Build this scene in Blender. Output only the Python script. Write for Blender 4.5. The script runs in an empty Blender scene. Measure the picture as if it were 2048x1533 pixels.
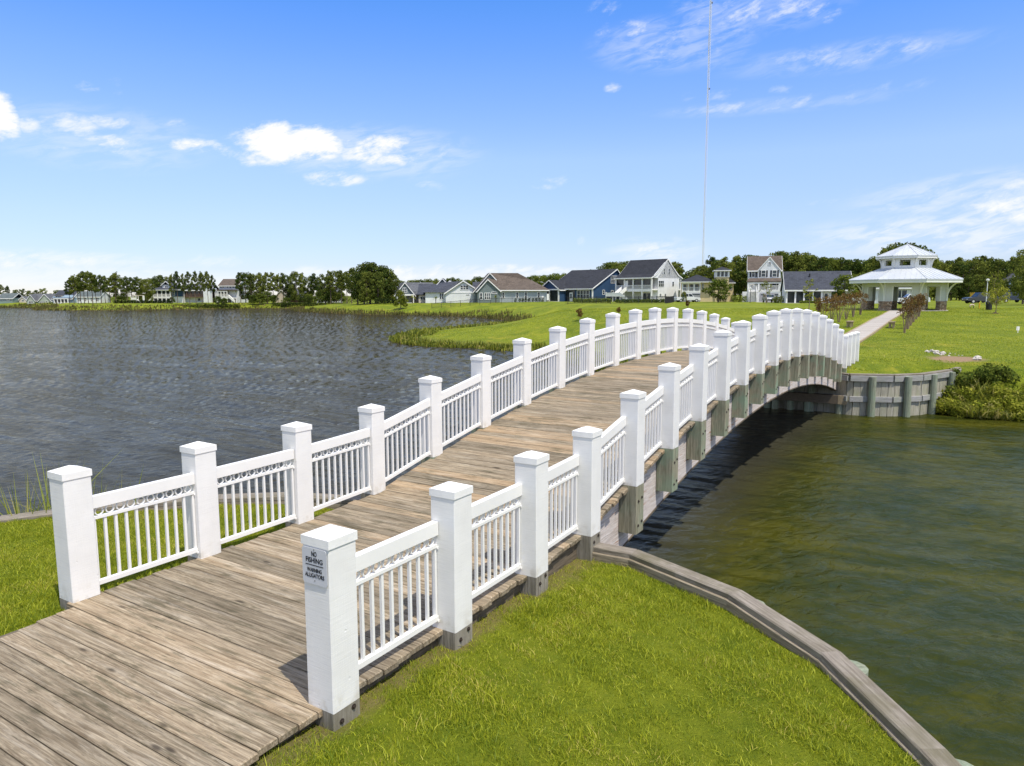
import bpy, math, random
import numpy as np
from mathutils import Vector, Matrix
from mathutils.geometry import delaunay_2d_cdt

scene = bpy.context.scene
COL = scene.collection
rad = math.radians
random.seed(7)
RS = np.random.RandomState(11)

# ------------------------------------------------------------------ camera
F_PX, PITCH, ROLL, CAM_Z = 1422.35, 0.1228, -0.0024, 2.80
cam_data = bpy.data.cameras.new('camera')
cam_data.sensor_width = 36.0
cam_data.lens = F_PX / 2048 * 36
cam_data.clip_start = 0.05
cam_data.clip_end = 12000
cam = bpy.data.objects.new('camera', cam_data)
COL.objects.link(cam)
cam.location = (0, 0, CAM_Z)
cam.rotation_euler = (Matrix.Rotation(math.pi / 2 - PITCH, 3, 'X') @ Matrix.Rotation(ROLL, 3, 'Z')).to_euler()
scene.camera = cam

# ------------------------------------------------------------------ exposure
vs = scene.view_settings
vs.view_transform = 'Standard'
vs.look = 'None'
vs.exposure = 0.17
vs.gamma = 1.0
vs.use_curve_mapping = False
scene.cycles.max_bounces = 6
scene.cycles.transparent_max_bounces = 8
scene.cycles.caustics_reflective = False
scene.cycles.caustics_refractive = False
scene.cycles.use_denoising = True
scene.cycles.sample_clamp_indirect = 6

# ------------------------------------------------------------------ node helper
def nd(nt, kind, ins=None, **attrs):
    n = nt.nodes.new(kind)
    for k, v in attrs.items():
        setattr(n, k, v)
    for k, v in (ins or {}).items():
        s = n.inputs[k]
        if isinstance(v, bpy.types.NodeSocket):
            nt.links.new(v, s)
        elif isinstance(v, bpy.types.Node):
            nt.links.new(v.outputs[0], s)
        else:
            if s.type == 'RGBA' and len(v) == 3:
                v = (*v, 1)
            s.default_value = v
    return n

def mth(nt, op, a, b=None, c=None, clamp=False):
    ins = {0: a}
    if b is not None: ins[1] = b
    if c is not None: ins[2] = c
    n = nd(nt, 'ShaderNodeMath', ins, operation=op)
    n.use_clamp = clamp
    return n.outputs[0]

def vmth(nt, op, a, b=None):
    ins = {0: a}
    if b is not None: ins[1] = b
    return nd(nt, 'ShaderNodeVectorMath', ins, operation=op)

def mixc(nt, fac, a, b, mode='MIX'):
    n = nd(nt, 'ShaderNodeMix', None, data_type='RGBA', blend_type=mode)
    n.clamp_factor = True
    for idx, v in ((0, fac), (6, a), (7, b)):
        s = n.inputs[idx]
        if isinstance(v, bpy.types.NodeSocket): nt.links.new(v, s)
        else: s.default_value = (*v, 1) if idx else v
    return n.outputs[2]

def ramp(nt, fac, lo, hi):
    return nd(nt, 'ShaderNodeMapRange', {0: fac, 1: lo, 2: hi}, interpolation_type='SMOOTHSTEP').outputs[0]

def noise(nt, vec, scale, detail=4, rough=.55, dist=0.0):
    ins = {'Scale': scale, 'Detail': detail, 'Roughness': rough, 'Distortion': dist}
    if vec is not None: ins['Vector'] = vec
    return nd(nt, 'ShaderNodeTexNoise', ins).outputs[0]

def mapping(nt, vec, scale=(1, 1, 1), rot=(0, 0, 0), loc=(0, 0, 0)):
    return nd(nt, 'ShaderNodeMapping', {'Vector': vec, 'Scale': scale, 'Rotation': rot, 'Location': loc}).outputs[0]

# ------------------------------------------------------------------ world: sky with clouds
SUN_EL, SUN_AZ = rad(63.5), math.atan2(.599, -.801)      # azimuth measured from +Y towards +X
world = bpy.data.worlds.new('World')
scene.world = world
world.use_nodes = True
wt = world.node_tree
wt.nodes.clear()
sky = nd(wt, 'ShaderNodeTexSky', None, sky_type='NISHITA')
sky.sun_disc = False
sky.sun_elevation = SUN_EL
sky.sun_rotation = SUN_AZ
sky.altitude = 2000
sky.air_density = 1.0
sky.dust_density = 0.5
sky.ozone_density = 3.0
sx = nd(wt, 'ShaderNodeSeparateXYZ', {0: nd(wt, 'ShaderNodeTexCoord').outputs['Generated']})
az = mth(wt, 'ARCTAN2', sx.outputs[0], sx.outputs[1])
el = mth(wt, 'ARCSINE', sx.outputs[2])
ae = nd(wt, 'ShaderNodeCombineXYZ', {0: az, 1: el}).outputs[0]

# real skies pale towards the horizon and deepen overhead: colour balance by elevation, alike all round
tint = nd(wt, 'ShaderNodeValToRGB', {0: mth(wt, 'MULTIPLY', el, 1.0)})
cr = tint.color_ramp
TINT = [(0.0, (.64, .60, .68)), (.035, (.64, .60, .70)), (.10, (.86, .78, .83)), (.18, (1.06, .99, 1.15)), (.28, (.84, 1.00, 1.34)), (.37, (.56, .95, 1.40)), (1.0, (.56, .95, 1.40))]
while len(cr.elements) < len(TINT): cr.elements.new(.5)
for e_, (p_, c_) in zip(cr.elements, TINT): e_.position = p_; e_.color = (*[q / 1.5 for q in c_], 1)
sky_sat = mixc(wt, 1.0, sky.outputs[0], tint.outputs[0], 'MULTIPLY')
sky_sat = nd(wt, 'ShaderNodeVectorMath', {0: sky_sat, 'Scale': 1.76}, operation='SCALE').outputs[0]

def rotmap(nt, vec, ang, scale):
    return mapping(nt, mapping(nt, vec, (1, 1, 1), (0, 0, ang)), scale)

def px_dir(u, v):
    X = (u - 1024) / F_PX; Y = -(v - 766.5) / F_PX
    d = Vector((X, math.cos(PITCH) + Y * math.sin(PITCH), -math.sin(PITCH) + Y * math.cos(PITCH))).normalized()
    return math.atan2(d.x, d.y), math.asin(d.z)

CLOUDS = [  # u, v, half width, half height (photo pixels), strength
    (585, 285, 100, 36, 1.2), (765, 300, 100, 30, .86), (670, 356, 60, 16, .75), (520, 312, 85, 20, .72),
    (860, 305, 50, 24, .5), (660, 330, 100, 20, .4), (6, 236, 26, 40, 1.0), (55, 246, 24, 15, .68), (140, 252, 52, 28, .62), (225, 290, 58, 19, .8),
    (222, 241, 38, 13, .62), (325, 240, 40, 12, .5), (402, 292, 58, 13, .8), (120, 296, 30, 7, .5),
    (180, 172, 24, 10, .5), (102, 130, 16, 10, .42), (230, 170, 14, 24, .36), (860, 372, 40, 11, .42), (1120, 362, 40, 12, .45), (1090, 374, 26, 7, .5),
    (1255, 62, 70, 18, .55), (1335, 88, 110, 32, .5), (1430, 50, 55, 62, .5), (1535, 12, 110, 30, .6), (1212, 20, 34, 18, .55), (1655, 24, 36, 18, .6),
    (1226, 177, 18, 10, .55), (1690, 116, 190, 20, .50), (1560, 210, 190, 12, .46), (1500, 186, 160, 12, .36), (1700, 190, 160, 18, .3),
    (1970, 394, 130, 28, .62), (2040, 420, 80, 26, .74), (1960, 468, 190, 32, .52), (1830, 410, 60, 14, .5),
    (20, 518, 150, 16, .7), (150, 540, 220, 16, .52), (900, 545, 330, 18, .72), (430, 520, 90, 14, .4),
    (1163, 483, 9, 13, .42), (1310, 505, 80, 22, .62), (1700, 405, 80, 8, .35)]
cov = None
for (u, v, a, b, s) in CLOUDS:
    a0, e0 = px_dir(u, v)
    ca = math.cos(a0) ** 1
    d = vmth(wt, 'SUBTRACT', ae, (a0, e0, 0)).outputs[0]
    d = vmth(wt, 'MULTIPLY', d, (F_PX / a / max(ca, .5) ** 0, F_PX / b, 0)).outputs[0]
    ln = vmth(wt, 'DOT_PRODUCT', d, d).outputs['Value']
    m = nd(wt, 'ShaderNodeMapRange', {0: ln, 1: 0.0, 2: 2.0, 3: s, 4: 0.0}, interpolation_type='SMOOTHSTEP').outputs[0]
    cov = m if cov is None else mth(wt, 'MAXIMUM', cov, m)
# thick unseen clouds added outside the frame to whiten fill light and water reflections
far_az = ramp(wt, mth(wt, 'ABSOLUTE', az), .75, 1.0)
dome = vmth(wt, 'MULTIPLY', nd(wt, 'ShaderNodeTexCoord').outputs['Generated'], (1, 1, 0)).outputs[0]
zden = mth(wt, 'ADD', mth(wt, 'MAXIMUM', sx.outputs[2], 0.0), .18)
dome = nd(wt, 'ShaderNodeVectorMath', {0: dome, 'Scale': mth(wt, 'DIVIDE', 1.0, zden)}, operation='SCALE').outputs[0]
gen_c = ramp(wt, noise(wt, dome, 1.5, 5), .30, .54)
far_az = mth(wt, 'MAXIMUM', far_az, ramp(wt, el, .42, .60))
gen_c = mth(wt, 'MULTIPLY', gen_c, mth(wt, 'MULTIPLY', far_az, .9))
cov = mth(wt, 'MAXIMUM', cov, gen_c)
n1 = noise(wt, rotmap(wt, ae, rad(-14), (1.0, 1.9, 1)), 17, 10, .62, .25)
n2 = noise(wt, rotmap(wt, ae, rad(-16), (1.0, 3.2, 1)), 46, 8, .7, .5)
nn = mth(wt, 'ADD', mth(wt, 'MULTIPLY', n1, .75), mth(wt, 'MULTIPLY', n2, .25))
dens = mth(wt, 'ADD', cov, mth(wt, 'MULTIPLY', mth(wt, 'SUBTRACT', nn, .5), 4.2))
dens = mth(wt, 'MULTIPLY', ramp(wt, dens, .28, 1.25), ramp(wt, cov, .02, .85))
lift = mth(wt, 'MULTIPLY', ramp(wt, mth(wt, 'MULTIPLY', cov, 1), .5, 1.1), .18)
dens = mth(wt, 'ADD', dens, mth(wt, 'MULTIPLY', dens, lift), clamp=True)
# thin veils round and between the cumulus, and the soft banks low at both sides
VEIL = [(1960, 400, 190, 44, .38), (1950, 468, 260, 40, .60), (40, 520, 220, 20, .55), (160, 552, 260, 18, .45), (900, 548, 330, 16, .5), (1560, 212, 210, 14, .15), (1690, 116, 210, 24, .20),
        (1430, 50, 80, 70, .30), (1330, 90, 130, 44, .30), (1310, 502, 90, 26, .42), (740, 305, 200, 48, .36), (200, 275, 170, 50, .26), (1530, 20, 140, 40, .2)]
veil = None
for (u, v, a, b, s) in VEIL:
    a0, e0 = px_dir(u, v)
    d = vmth(wt, 'MULTIPLY', vmth(wt, 'SUBTRACT', ae, (a0, e0, 0)).outputs[0], (F_PX / a, F_PX / b, 0)).outputs[0]
    m = nd(wt, 'ShaderNodeMapRange', {0: vmth(wt, 'DOT_PRODUCT', d, d).outputs['Value'], 1: 0.0, 2: 1.6, 3: s, 4: 0.0}, interpolation_type='SMOOTHSTEP').outputs[0]
    veil = m if veil is None else mth(wt, 'MAXIMUM', veil, m)
nv = noise(wt, rotmap(wt, ae, rad(-12), (1.0, 4.0, 1)), 20, 9, .62, .6)
veil = mth(wt, 'MULTIPLY', veil, ramp(wt, nv, .36, .66))
dens = mth(wt, 'MAXIMUM', dens, veil)
skyc = mixc(wt, dens, sky_sat, (6.0, 6.05, 6.15))
bg = nd(wt, 'ShaderNodeBackground', {'Color': skyc, 'Strength': 0.15})
nd(wt, 'ShaderNodeOutputWorld', {'Surface': bg.outputs[0]})

# ------------------------------------------------------------------ sun
sl = bpy.data.lights.new('sun', 'SUN')
sl.energy = 4.3
sl.angle = rad(0.53)
sl.color = (1.0, .945, .84)
so = bpy.data.objects.new('sun', sl)
COL.objects.link(so)
sdir = Vector((math.sin(SUN_AZ) * math.cos(SUN_EL), math.cos(SUN_AZ) * math.cos(SUN_EL), math.sin(SUN_EL)))
so.rotation_euler = sdir.to_track_quat('Z', 'Y').to_euler()
so.location = (20, -30, 60)

# ------------------------------------------------------------------ objects helper
def tag(o, label=None, cat=None, group=None, kind=None):
    if label: o['label'] = label
    if cat: o['category'] = cat
    if group: o['group'] = group
    if kind: o['kind'] = kind
    return o

def empty(name, loc=(0, 0, 0), rz=0.0, parent=None):
    o = bpy.data.objects.new(name, None)
    COL.objects.link(o)
    o.location = loc
    o.rotation_euler = (0, 0, rz)
    o.empty_display_size = .2
    if parent: o.parent = parent
    return o

def link(name, me, parent=None, mtx=None):
    o = bpy.data.objects.new(name, me)
    COL.objects.link(o)
    if parent: o.parent = parent
    if mtx is not None: o.matrix_local = mtx
    return o

def copy_tree(o, parent=None):
    c = o.copy()
    COL.objects.link(c)
    if parent: c.parent = parent
    for ch in list(o.children):
        copy_tree(ch, c)
    return c

def np_mesh(name, verts, faces, mat=None, smooth=False, attr=None):
    verts = np.asarray(verts, dtype=np.float32); faces = np.asarray(faces, dtype=np.int32)
    me = bpy.data.meshes.new(name)
    k = faces.shape[1]
    me.vertices.add(len(verts)); me.vertices.foreach_set('co', verts.ravel())
    me.loops.add(faces.size); me.loops.foreach_set('vertex_index', faces.ravel())
    me.polygons.add(len(faces))
    me.polygons.foreach_set('loop_start', np.arange(0, faces.size, k, dtype=np.int32))
    me.polygons.foreach_set('loop_total', np.full(len(faces), k, dtype=np.int32))
    if smooth: me.polygons.foreach_set('use_smooth', np.ones(len(faces), dtype=bool))
    if attr is not None:
        a = me.attributes.new('rnd', 'FLOAT', 'POINT'); a.data.foreach_set('value', np.asarray(attr, dtype=np.float32))
    me.update(calc_edges=True)
    if mat: me.materials.append(mat)
    return me

class B:
    """collects boxes, prisms, tubes; builds ONE mesh"""
    def __init__(s): s.v = []; s.f = []
    def add(s, vs_, fs_):
        n = len(s.v); s.v += [tuple(p) for p in vs_]; s.f += [tuple(i + n for i in f) for f in fs_]; return s
    def box(s, x0, x1, y0, y1, z0, z1):
        return s.add([(x0, y0, z0), (x1, y0, z0), (x1, y1, z0), (x0, y1, z0), (x0, y0, z1), (x1, y0, z1), (x1, y1, z1), (x0, y1, z1)],
                     [(3, 2, 1, 0), (4, 5, 6, 7), (0, 1, 5, 4), (1, 2, 6, 5), (2, 3, 7, 6), (3, 0, 4, 7)])
    def prism(s, poly, d):
        """poly: 3-D points in a plane (counter-clockwise seen from the front), extruded by d (pointing away)"""
        n = len(poly); d = Vector(d); a = [Vector(p) for p in poly]; b = [p + d for p in a]
        fs_ = [tuple(range(n)), tuple(range(2 * n - 1, n - 1, -1))] + [(i, i + n, (i + 1) % n + n, (i + 1) % n) for i in range(n)]
        return s.add(a + b, fs_)
    def tube(s, pts, rads, k=6):
        pts = [Vector(p) for p in pts]; n = len(pts); vs_ = []; fs_ = []
        if not hasattr(rads, '__len__'): rads = [rads] * n
        for i, p in enumerate(pts):
            t = (pts[min(i + 1, n - 1)] - pts[max(i - 1, 0)]).normalized()
            a = t.orthogonal().normalized() if i == 0 else (a - t * a.dot(t)).normalized()
            b = t.cross(a)
            vs_ += [p + (a * math.cos(2 * math.pi * j / k) + b * math.sin(2 * math.pi * j / k)) * rads[i] for j in range(k)]
        for i in range(n - 1):
            fs_ += [(i * k + j, i * k + (j + 1) % k, (i + 1) * k + (j + 1) % k, (i + 1) * k + j) for j in range(k)]
        fs_ += [tuple(range(k - 1, -1, -1)), tuple(range((n - 1) * k, n * k))]
        return s.add(vs_, fs_)
    def rot(s, m):
        s.v = [tuple(m @ Vector(p)) for p in s.v]; return s
    def mesh(s, name, mat):
        me = bpy.data.meshes.new(name)
        me.from_pydata(s.v, [], s.f)
        me.update()
        if mat: me.materials.append(mat)
        return me
    def obj(s, name, mat, parent=None, loc=None, smooth=False):
        me = s.mesh(name, mat)
        if smooth:
            for p in me.polygons: p.use_smooth = True
        o = link(name, me, parent)
        if loc is not None: o.location = loc
        return o
# ------------------------------------------------------------------ materials
def new_mat(name):
    m = bpy.data.materials.new(name); m.use_nodes = True
    nt = m.node_tree; nt.nodes.clear()
    out = nd(nt, 'ShaderNodeOutputMaterial')
    return m, nt, out

def principled(nt, out, color, rough=.6, spec=.5, normal=None, metal=0.0):
    ins = {'Base Color': color, 'Roughness': rough, 'Specular IOR Level': spec, 'Metallic': metal}
    p = nd(nt, 'ShaderNodeBsdfPrincipled', ins)
    if normal is not None: nt.links.new(normal, p.inputs['Normal'])
    nt.links.new(p.outputs[0], out.inputs[0])
    return p

def bump(nt, h, strength=.3, dist=.01, normal=None):
    ins = {'Height': h, 'Strength': strength, 'Distance': dist}
    if normal is not None: ins['Normal'] = normal
    return nd(nt, 'ShaderNodeBump', ins).outputs[0]

def objco(nt): return nd(nt, 'ShaderNodeTexCoord').outputs['Object']
def worldpos(nt): return nd(nt, 'ShaderNodeNewGeometry').outputs['Position']
def objrand(nt): return nd(nt, 'ShaderNodeObjectInfo').outputs['Random']

def simple(name, c, rough=.6, spec=.4, var=.12, scale=3.0, metal=0.0, bmp=0.0, bscale=40):
    m, nt, out = new_mat(name)
    co = objco(nt)
    n = noise(nt, co, scale, 4)
    dark = tuple(x * (1 - var) for x in c); lite = tuple(min(1, x * (1 + var)) for x in c)
    nrm = bump(nt, noise(nt, co, bscale, 3), bmp, .01) if bmp else None
    principled(nt, out, mixc(nt, ramp(nt, n, .3, .7), dark, lite), rough, spec, nrm, metal)
    return m

def mat_deck():
    m, nt, out = new_mat('weathered deck board')
    co = objco(nt); r = objrand(nt); wp = worldpos(nt)
    off = nd(nt, 'ShaderNodeCombineXYZ', {0: mth(nt, 'MULTIPLY', r, 61.0), 1: mth(nt, 'MULTIPLY', r, 17.0), 2: 0.0}).outputs[0]
    c = vmth(nt, 'ADD', co, off).outputs[0]
    g1 = noise(nt, mapping(nt, c, (1.1, 26, 26)), 1.6, 8, .68, .9)
    g2 = noise(nt, mapping(nt, c, (3, 110, 60)), 1.4, 6, .7, .3)
    g3 = noise(nt, mapping(nt, c, (.55, 7, 7)), 1.6, 8, .66, .5)
    # growth rings bending round knots
    kn = nd(nt, 'ShaderNodeTexVoronoi', {'Vector': mapping(nt, c, (1.15, 4.2, 4.2)), 'Scale': 1.0, 'Randomness': 1.0}, feature='F1').outputs['Distance']
    knot = ramp(nt, kn, .11, .03)
    wob = mth(nt, 'ADD', mth(nt, 'MULTIPLY', nd(nt, 'ShaderNodeSeparateXYZ', {0: c}).outputs[1], 30.0), mth(nt, 'MULTIPLY', ramp(nt, kn, .5, .0), 5.0))
    wob = mth(nt, 'ADD', wob, mth(nt, 'MULTIPLY', g3, 7.0))
    ring = mth(nt, 'ADD', mth(nt, 'MULTIPLY', mth(nt, 'SINE', mth(nt, 'MULTIPLY', wob, 4.2)), .5), .5)
    col = mixc(nt, ramp(nt, g1, .30, .72), (.140, .108, .072), (.445, .370, .268))
    col = mixc(nt, mth(nt, 'MULTIPLY', ring, .42), col, (.185, .138, .090))
    col = mixc(nt, mth(nt, 'MULTIPLY', ramp(nt, g3, .48, .72), .50), col, (.52, .465, .385))     # silvered patches
    orange = ramp(nt, mth(nt, 'ADD', r, mth(nt, 'MULTIPLY', noise(nt, wp, .5, 2), .5)), .75, 1.3)
    along = mth(nt, 'ADD', mth(nt, 'MULTIPLY', nd(nt, 'ShaderNodeSeparateXYZ', {0: wp}).outputs[0], .5286), mth(nt, 'MULTIPLY', nd(nt, 'ShaderNodeSeparateXYZ', {0: wp}).outputs[1], .849))
    newer = mth(nt, 'ADD', .10, mth(nt, 'MULTIPLY', ramp(nt, along, 4.0, 9.0), .25))     # boards beyond the first bays are younger and browner
    col = mixc(nt, mth(nt, 'MULTIPLY', orange, newer), col, (.36, .215, .10))
    # mildew: dark green-grey stains that run across several boards
    st = noise(nt, mapping(nt, wp, (1, 1, 1)), 1.35, 9, .68, .5)
    st2 = noise(nt, mapping(nt, c, (.8, 8, 8)), 2.2, 9, .70, .5)
    stain = mth(nt, 'MULTIPLY', ramp(nt, mth(nt, 'ADD', mth(nt, 'MULTIPLY', st, .42), mth(nt, 'MULTIPLY', st2, .58)), .49, .61), .74)
    col = mixc(nt, stain, col, (.088, .078, .046))
    col = mixc(nt, mth(nt, 'MULTIPLY', ramp(nt, g2, .54, .66), .72), col, (.050, .040, .030))
    col = mixc(nt, mth(nt, 'MULTIPLY', knot, .85), col, (.055, .042, .030))
    col = mixc(nt, 1.0, col, nd(nt, 'ShaderNodeCombineColor', {0: mth(nt, 'ADD', .74, mth(nt, 'MULTIPLY', r, .50)), 1: mth(nt, 'ADD', .74, mth(nt, 'MULTIPLY', r, .48)), 2: mth(nt, 'ADD', .72, mth(nt, 'MULTIPLY', r, .46))}).outputs[0], 'MULTIPLY')
    h = mth(nt, 'ADD', mth(nt, 'MULTIPLY', g2, .6), mth(nt, 'MULTIPLY', g1, .6))
    principled(nt, out, col, .82, .2, bump(nt, h, .7, .006))
    return m

def mat_white_post():
    m, nt, out = new_mat('white painted rough sawn timber')
    co = objco(nt); r = objrand(nt)
    off = nd(nt, 'ShaderNodeCombineXYZ', {0: mth(nt, 'MULTIPLY', r, 31.0), 1: mth(nt, 'MULTIPLY', r, 17.0), 2: mth(nt, 'MULTIPLY', r, 9.0)}).outputs[0]
    c = vmth(nt, 'ADD', co, off).outputs[0]
    saw = noise(nt, mapping(nt, c, (3, 3, 75)), 1.5, 5, .6)
    saw2 = noise(nt, mapping(nt, c, (70, 70, 6)), 1.2, 4, .6)
    gr = noise(nt, c, 3.0, 6, .6)
    nick = nd(nt, 'ShaderNodeTexVoronoi', {'Vector': c, 'Scale': 5.0}, feature='F1').outputs['Distance']
    col = mixc(nt, ramp(nt, gr, .25, .75), (.760, .745, .715), (.83, .815, .785))
    col = mixc(nt, mth(nt, 'MULTIPLY', ramp(nt, saw, .50, .30), .3), col, (.69, .68, .66))
    low = ramp(nt, nd(nt, 'ShaderNodeSeparateXYZ', {0: co}).outputs[2], .20, .0)
    col = mixc(nt, mth(nt, 'MULTIPLY', mth(nt, 'MULTIPLY', low, ramp(nt, noise(nt, c, 9, 5), .45, .65)), .5), col, (.50, .45, .36))
    h = mth(nt, 'ADD', mth(nt, 'MULTIPLY', saw, 1.0), mth(nt, 'ADD', mth(nt, 'MULTIPLY', saw2, .5), mth(nt, 'MULTIPLY', ramp(nt, nick, .03, .06), 1.2)))
    principled(nt, out, col, .5, .35, bump(nt, h, .38, .004))
    return m

def mat_old_wood(name, light, dark, green=None, gscale=1.0, axis='z', rust=None, rough=.85):
    m, nt, out = new_mat(name)
    co = objco(nt); r = objrand(nt)
    off = nd(nt, 'ShaderNodeCombineXYZ', {0: mth(nt, 'MULTIPLY', r, 41.0), 1: mth(nt, 'MULTIPLY', r, 23.0), 2: mth(nt, 'MULTIPLY', r, 13.0)}).outputs[0]
    c = vmth(nt, 'ADD', co, off).outputs[0]
    k = {'z': (22, 22, 1.2), 'x': (1.2, 22, 22)}[axis]
    g = noise(nt, mapping(nt, c, k), 1.7 * gscale, 8, .68, .7)
    fine = noise(nt, mapping(nt, c, tuple(x * 3.5 for x in k)), 1.7 * gscale, 5, .65)
    blot = noise(nt, c, 3.2, 6, .6)
    col = mixc(nt, ramp(nt, g, .28, .72), dark, light)
    col = mixc(nt, mth(nt, 'MULTIPLY', ramp(nt, fine, .56, .70), .7), col, tuple(x * .4 for x in dark))
    if green: col = mixc(nt, mth(nt, 'MULTIPLY', ramp(nt, blot, .38, .66), mth(nt, 'ADD', .25, mth(nt, 'MULTIPLY', r, .65))), col, green)
    if rust:
        g2 = noise(nt, mapping(nt, c, tuple(x * .5 for x in k)), 2.6, 6, .62, .5)
        col = mixc(nt, mth(nt, 'MULTIPLY', ramp(nt, g2, .58, .68), .85), col, rust)
    principled(nt, out, col, rough, .2, bump(nt, mth(nt, 'ADD', g, mth(nt, 'MULTIPLY', fine, .6)), .7, .008))
    return m

def mat_water():
    m, nt, out = new_mat('wind rippled lake water')
    wp = worldpos(nt)
    sxy = nd(nt, 'ShaderNodeSeparateXYZ', {0: wp})
    # the pond to the right of the bridge is sheltered and shallow
    side = mth(nt, 'ADD', mth(nt, 'MULTIPLY', sxy.outputs[0], .849), mth(nt, 'MULTIPLY', sxy.outputs[1], -.5286))
    pond = ramp(nt, side, -5.0, -2.4)
    a = rad(34)
    f0 = noise(nt, rotmap(nt, wp, a, (1, 2.2, 1)), 6.0, 4, .6, .4)
    gust = noise(nt, rotmap(nt, wp, a, (.6, 1.6, 1)), .045, 5, .6)
    fp = noise(nt, rotmap(nt, wp, rad(-28), (.75, 1.35, 1)), 2.6, 5, .5, .8)
    h = mth(nt, 'ADD', mth(nt, 'MULTIPLY', f0, .010), mth(nt, 'MULTIPLY', fp, mth(nt, 'ADD', .03, mth(nt, 'MULTIPLY', pond, .035))))
    amp = mth(nt, 'ADD', .72, mth(nt, 'MULTIPLY', gust, .55))
    nrm = nd(nt, 'ShaderNodeBump', {'Height': mth(nt, 'MULTIPLY', h, amp), 'Strength': 1.0, 'Distance': 1.0}).outputs[0]
    bed = noise(nt, mapping(nt, wp, (.6, .9, 1)), .55, 7, .66, .6)
    bed2 = noise(nt, wp, 2.4, 6, .68, .4)
    bb = mth(nt, 'ADD', mth(nt, 'MULTIPLY', bed, .62), mth(nt, 'MULTIPLY', bed2, .38))
    shallow = mixc(nt, ramp(nt, bb, .40, .64), (.024, .032, .006), (.066, .064, .006))
    shallow = mixc(nt, mth(nt, 'MULTIPLY', ramp(nt, bed2, .52, .7), .55), shallow, (.014, .024, .007))
    deep = mixc(nt, ramp(nt, gust, .3, .7), (.036, .034, .025), (.050, .047, .034))
    col = mixc(nt, pond, deep, shallow)
    rough = mth(nt, 'ADD', .07, mth(nt, 'MULTIPLY', pond, .05))
    # painted sheen: noise weakens or strengthens the sky reflection in place of wavelets
    c1 = noise(nt, rotmap(nt, wp, a, (.55, 1.25, 1)), 1.05, 6, .72, .4)
    c2 = noise(nt, rotmap(nt, wp, a, (.5, .8, 1)), .22, 5, .7, .3)
    sheen_noise = ramp(nt, mth(nt, 'ADD', mth(nt, 'MULTIPLY', c1, .62), mth(nt, 'MULTIPLY', c2, .38)), .40, .60)
    fr = nd(nt, 'ShaderNodeFresnel', {'IOR': 1.333, 'Normal': nrm}).outputs[0]
    gl = nd(nt, 'ShaderNodeBsdfGlossy', {'Color': mixc(nt, pond, (.80, .71, .57), (.70, .66, .50)), 'Roughness': rough, 'Normal': nrm})      # warm tint painted into the reflection to grey the mirrored sky
    df = nd(nt, 'ShaderNodeBsdfDiffuse', {'Color': col, 'Normal': nrm})
    k = mth(nt, 'ADD', .52, mth(nt, 'MULTIPLY', sheen_noise, .40))
    mx = nd(nt, 'ShaderNodeMixShader', {0: mth(nt, 'MULTIPLY', fr, k), 1: df.outputs[0], 2: gl.outputs[0]})
    nt.links.new(mx.outputs[0], out.inputs[0])
    return m

def grass_color(nt, wp, lo=(.095, .140, .010), hi=(.245, .270, .018), dry=(.40, .34, .04)):
    n1 = noise(nt, wp, .22, 5, .6, .4)
    n2 = noise(nt, wp, 2.2, 6, .65)
    n3 = noise(nt, wp, 9.0, 5, .7)
    t = mth(nt, 'ADD', mth(nt, 'MULTIPLY', n1, .42), mth(nt, 'ADD', mth(nt, 'MULTIPLY', n2, .3), mth(nt, 'MULTIPLY', n3, .28)))
    col = mixc(nt, ramp(nt, t, .38, .61), lo, hi)
    return mixc(nt, mth(nt, 'MULTIPLY', ramp(nt, noise(nt, wp, .33, 7, .66, .6), .54, .70), .60), col, dry), n2, n3

def mat_lawn_far():
    m, nt, out = new_mat('mown lawn')
    wp = worldpos(nt)
    col, n2, n3 = grass_color(nt, wp)
    # mowing stripes, worn soil near the shore and the bare rocky patch
    fine = noise(nt, mapping(nt, wp, (1, 1, .2)), 26, 4, .75)
    col = mixc(nt, mth(nt, 'MULTIPLY', ramp(nt, fine, .60, .36), .40), col, (.055, .085, .006))
    d = vmth(nt, 'MULTIPLY', mapping(nt, vmth(nt, 'SUBTRACT', wp, (19.45, 31.0, 0)).outputs[0], (1, 1, 1), (0, 0, rad(35))), (.72, .50, 0)).outputs[0]
    q = mth(nt, 'ADD', vmth(nt, 'LENGTH', d).outputs['Value'], mth(nt, 'MULTIPLY', mth(nt, 'SUBTRACT', noise(nt, wp, 1.6, 5, .65), .5), .9))
    col = mixc(nt, ramp(nt, q, .95, .45), col, (.30, .20, .12))
    z = nd(nt, 'ShaderNodeSeparateXYZ', {0: wp}).outputs[2]
    col = mixc(nt, mth(nt, 'MULTIPLY', ramp(nt, z, -1.2, -1.65), .85), col, (.07, .055, .03))
    h = mth(nt, 'ADD', mth(nt, 'MULTIPLY', fine, .05), mth(nt, 'MULTIPLY', n3, .06))
    principled(nt, out, col, .9, .12, bump(nt, h, .8, 1.0))
    return m

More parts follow.
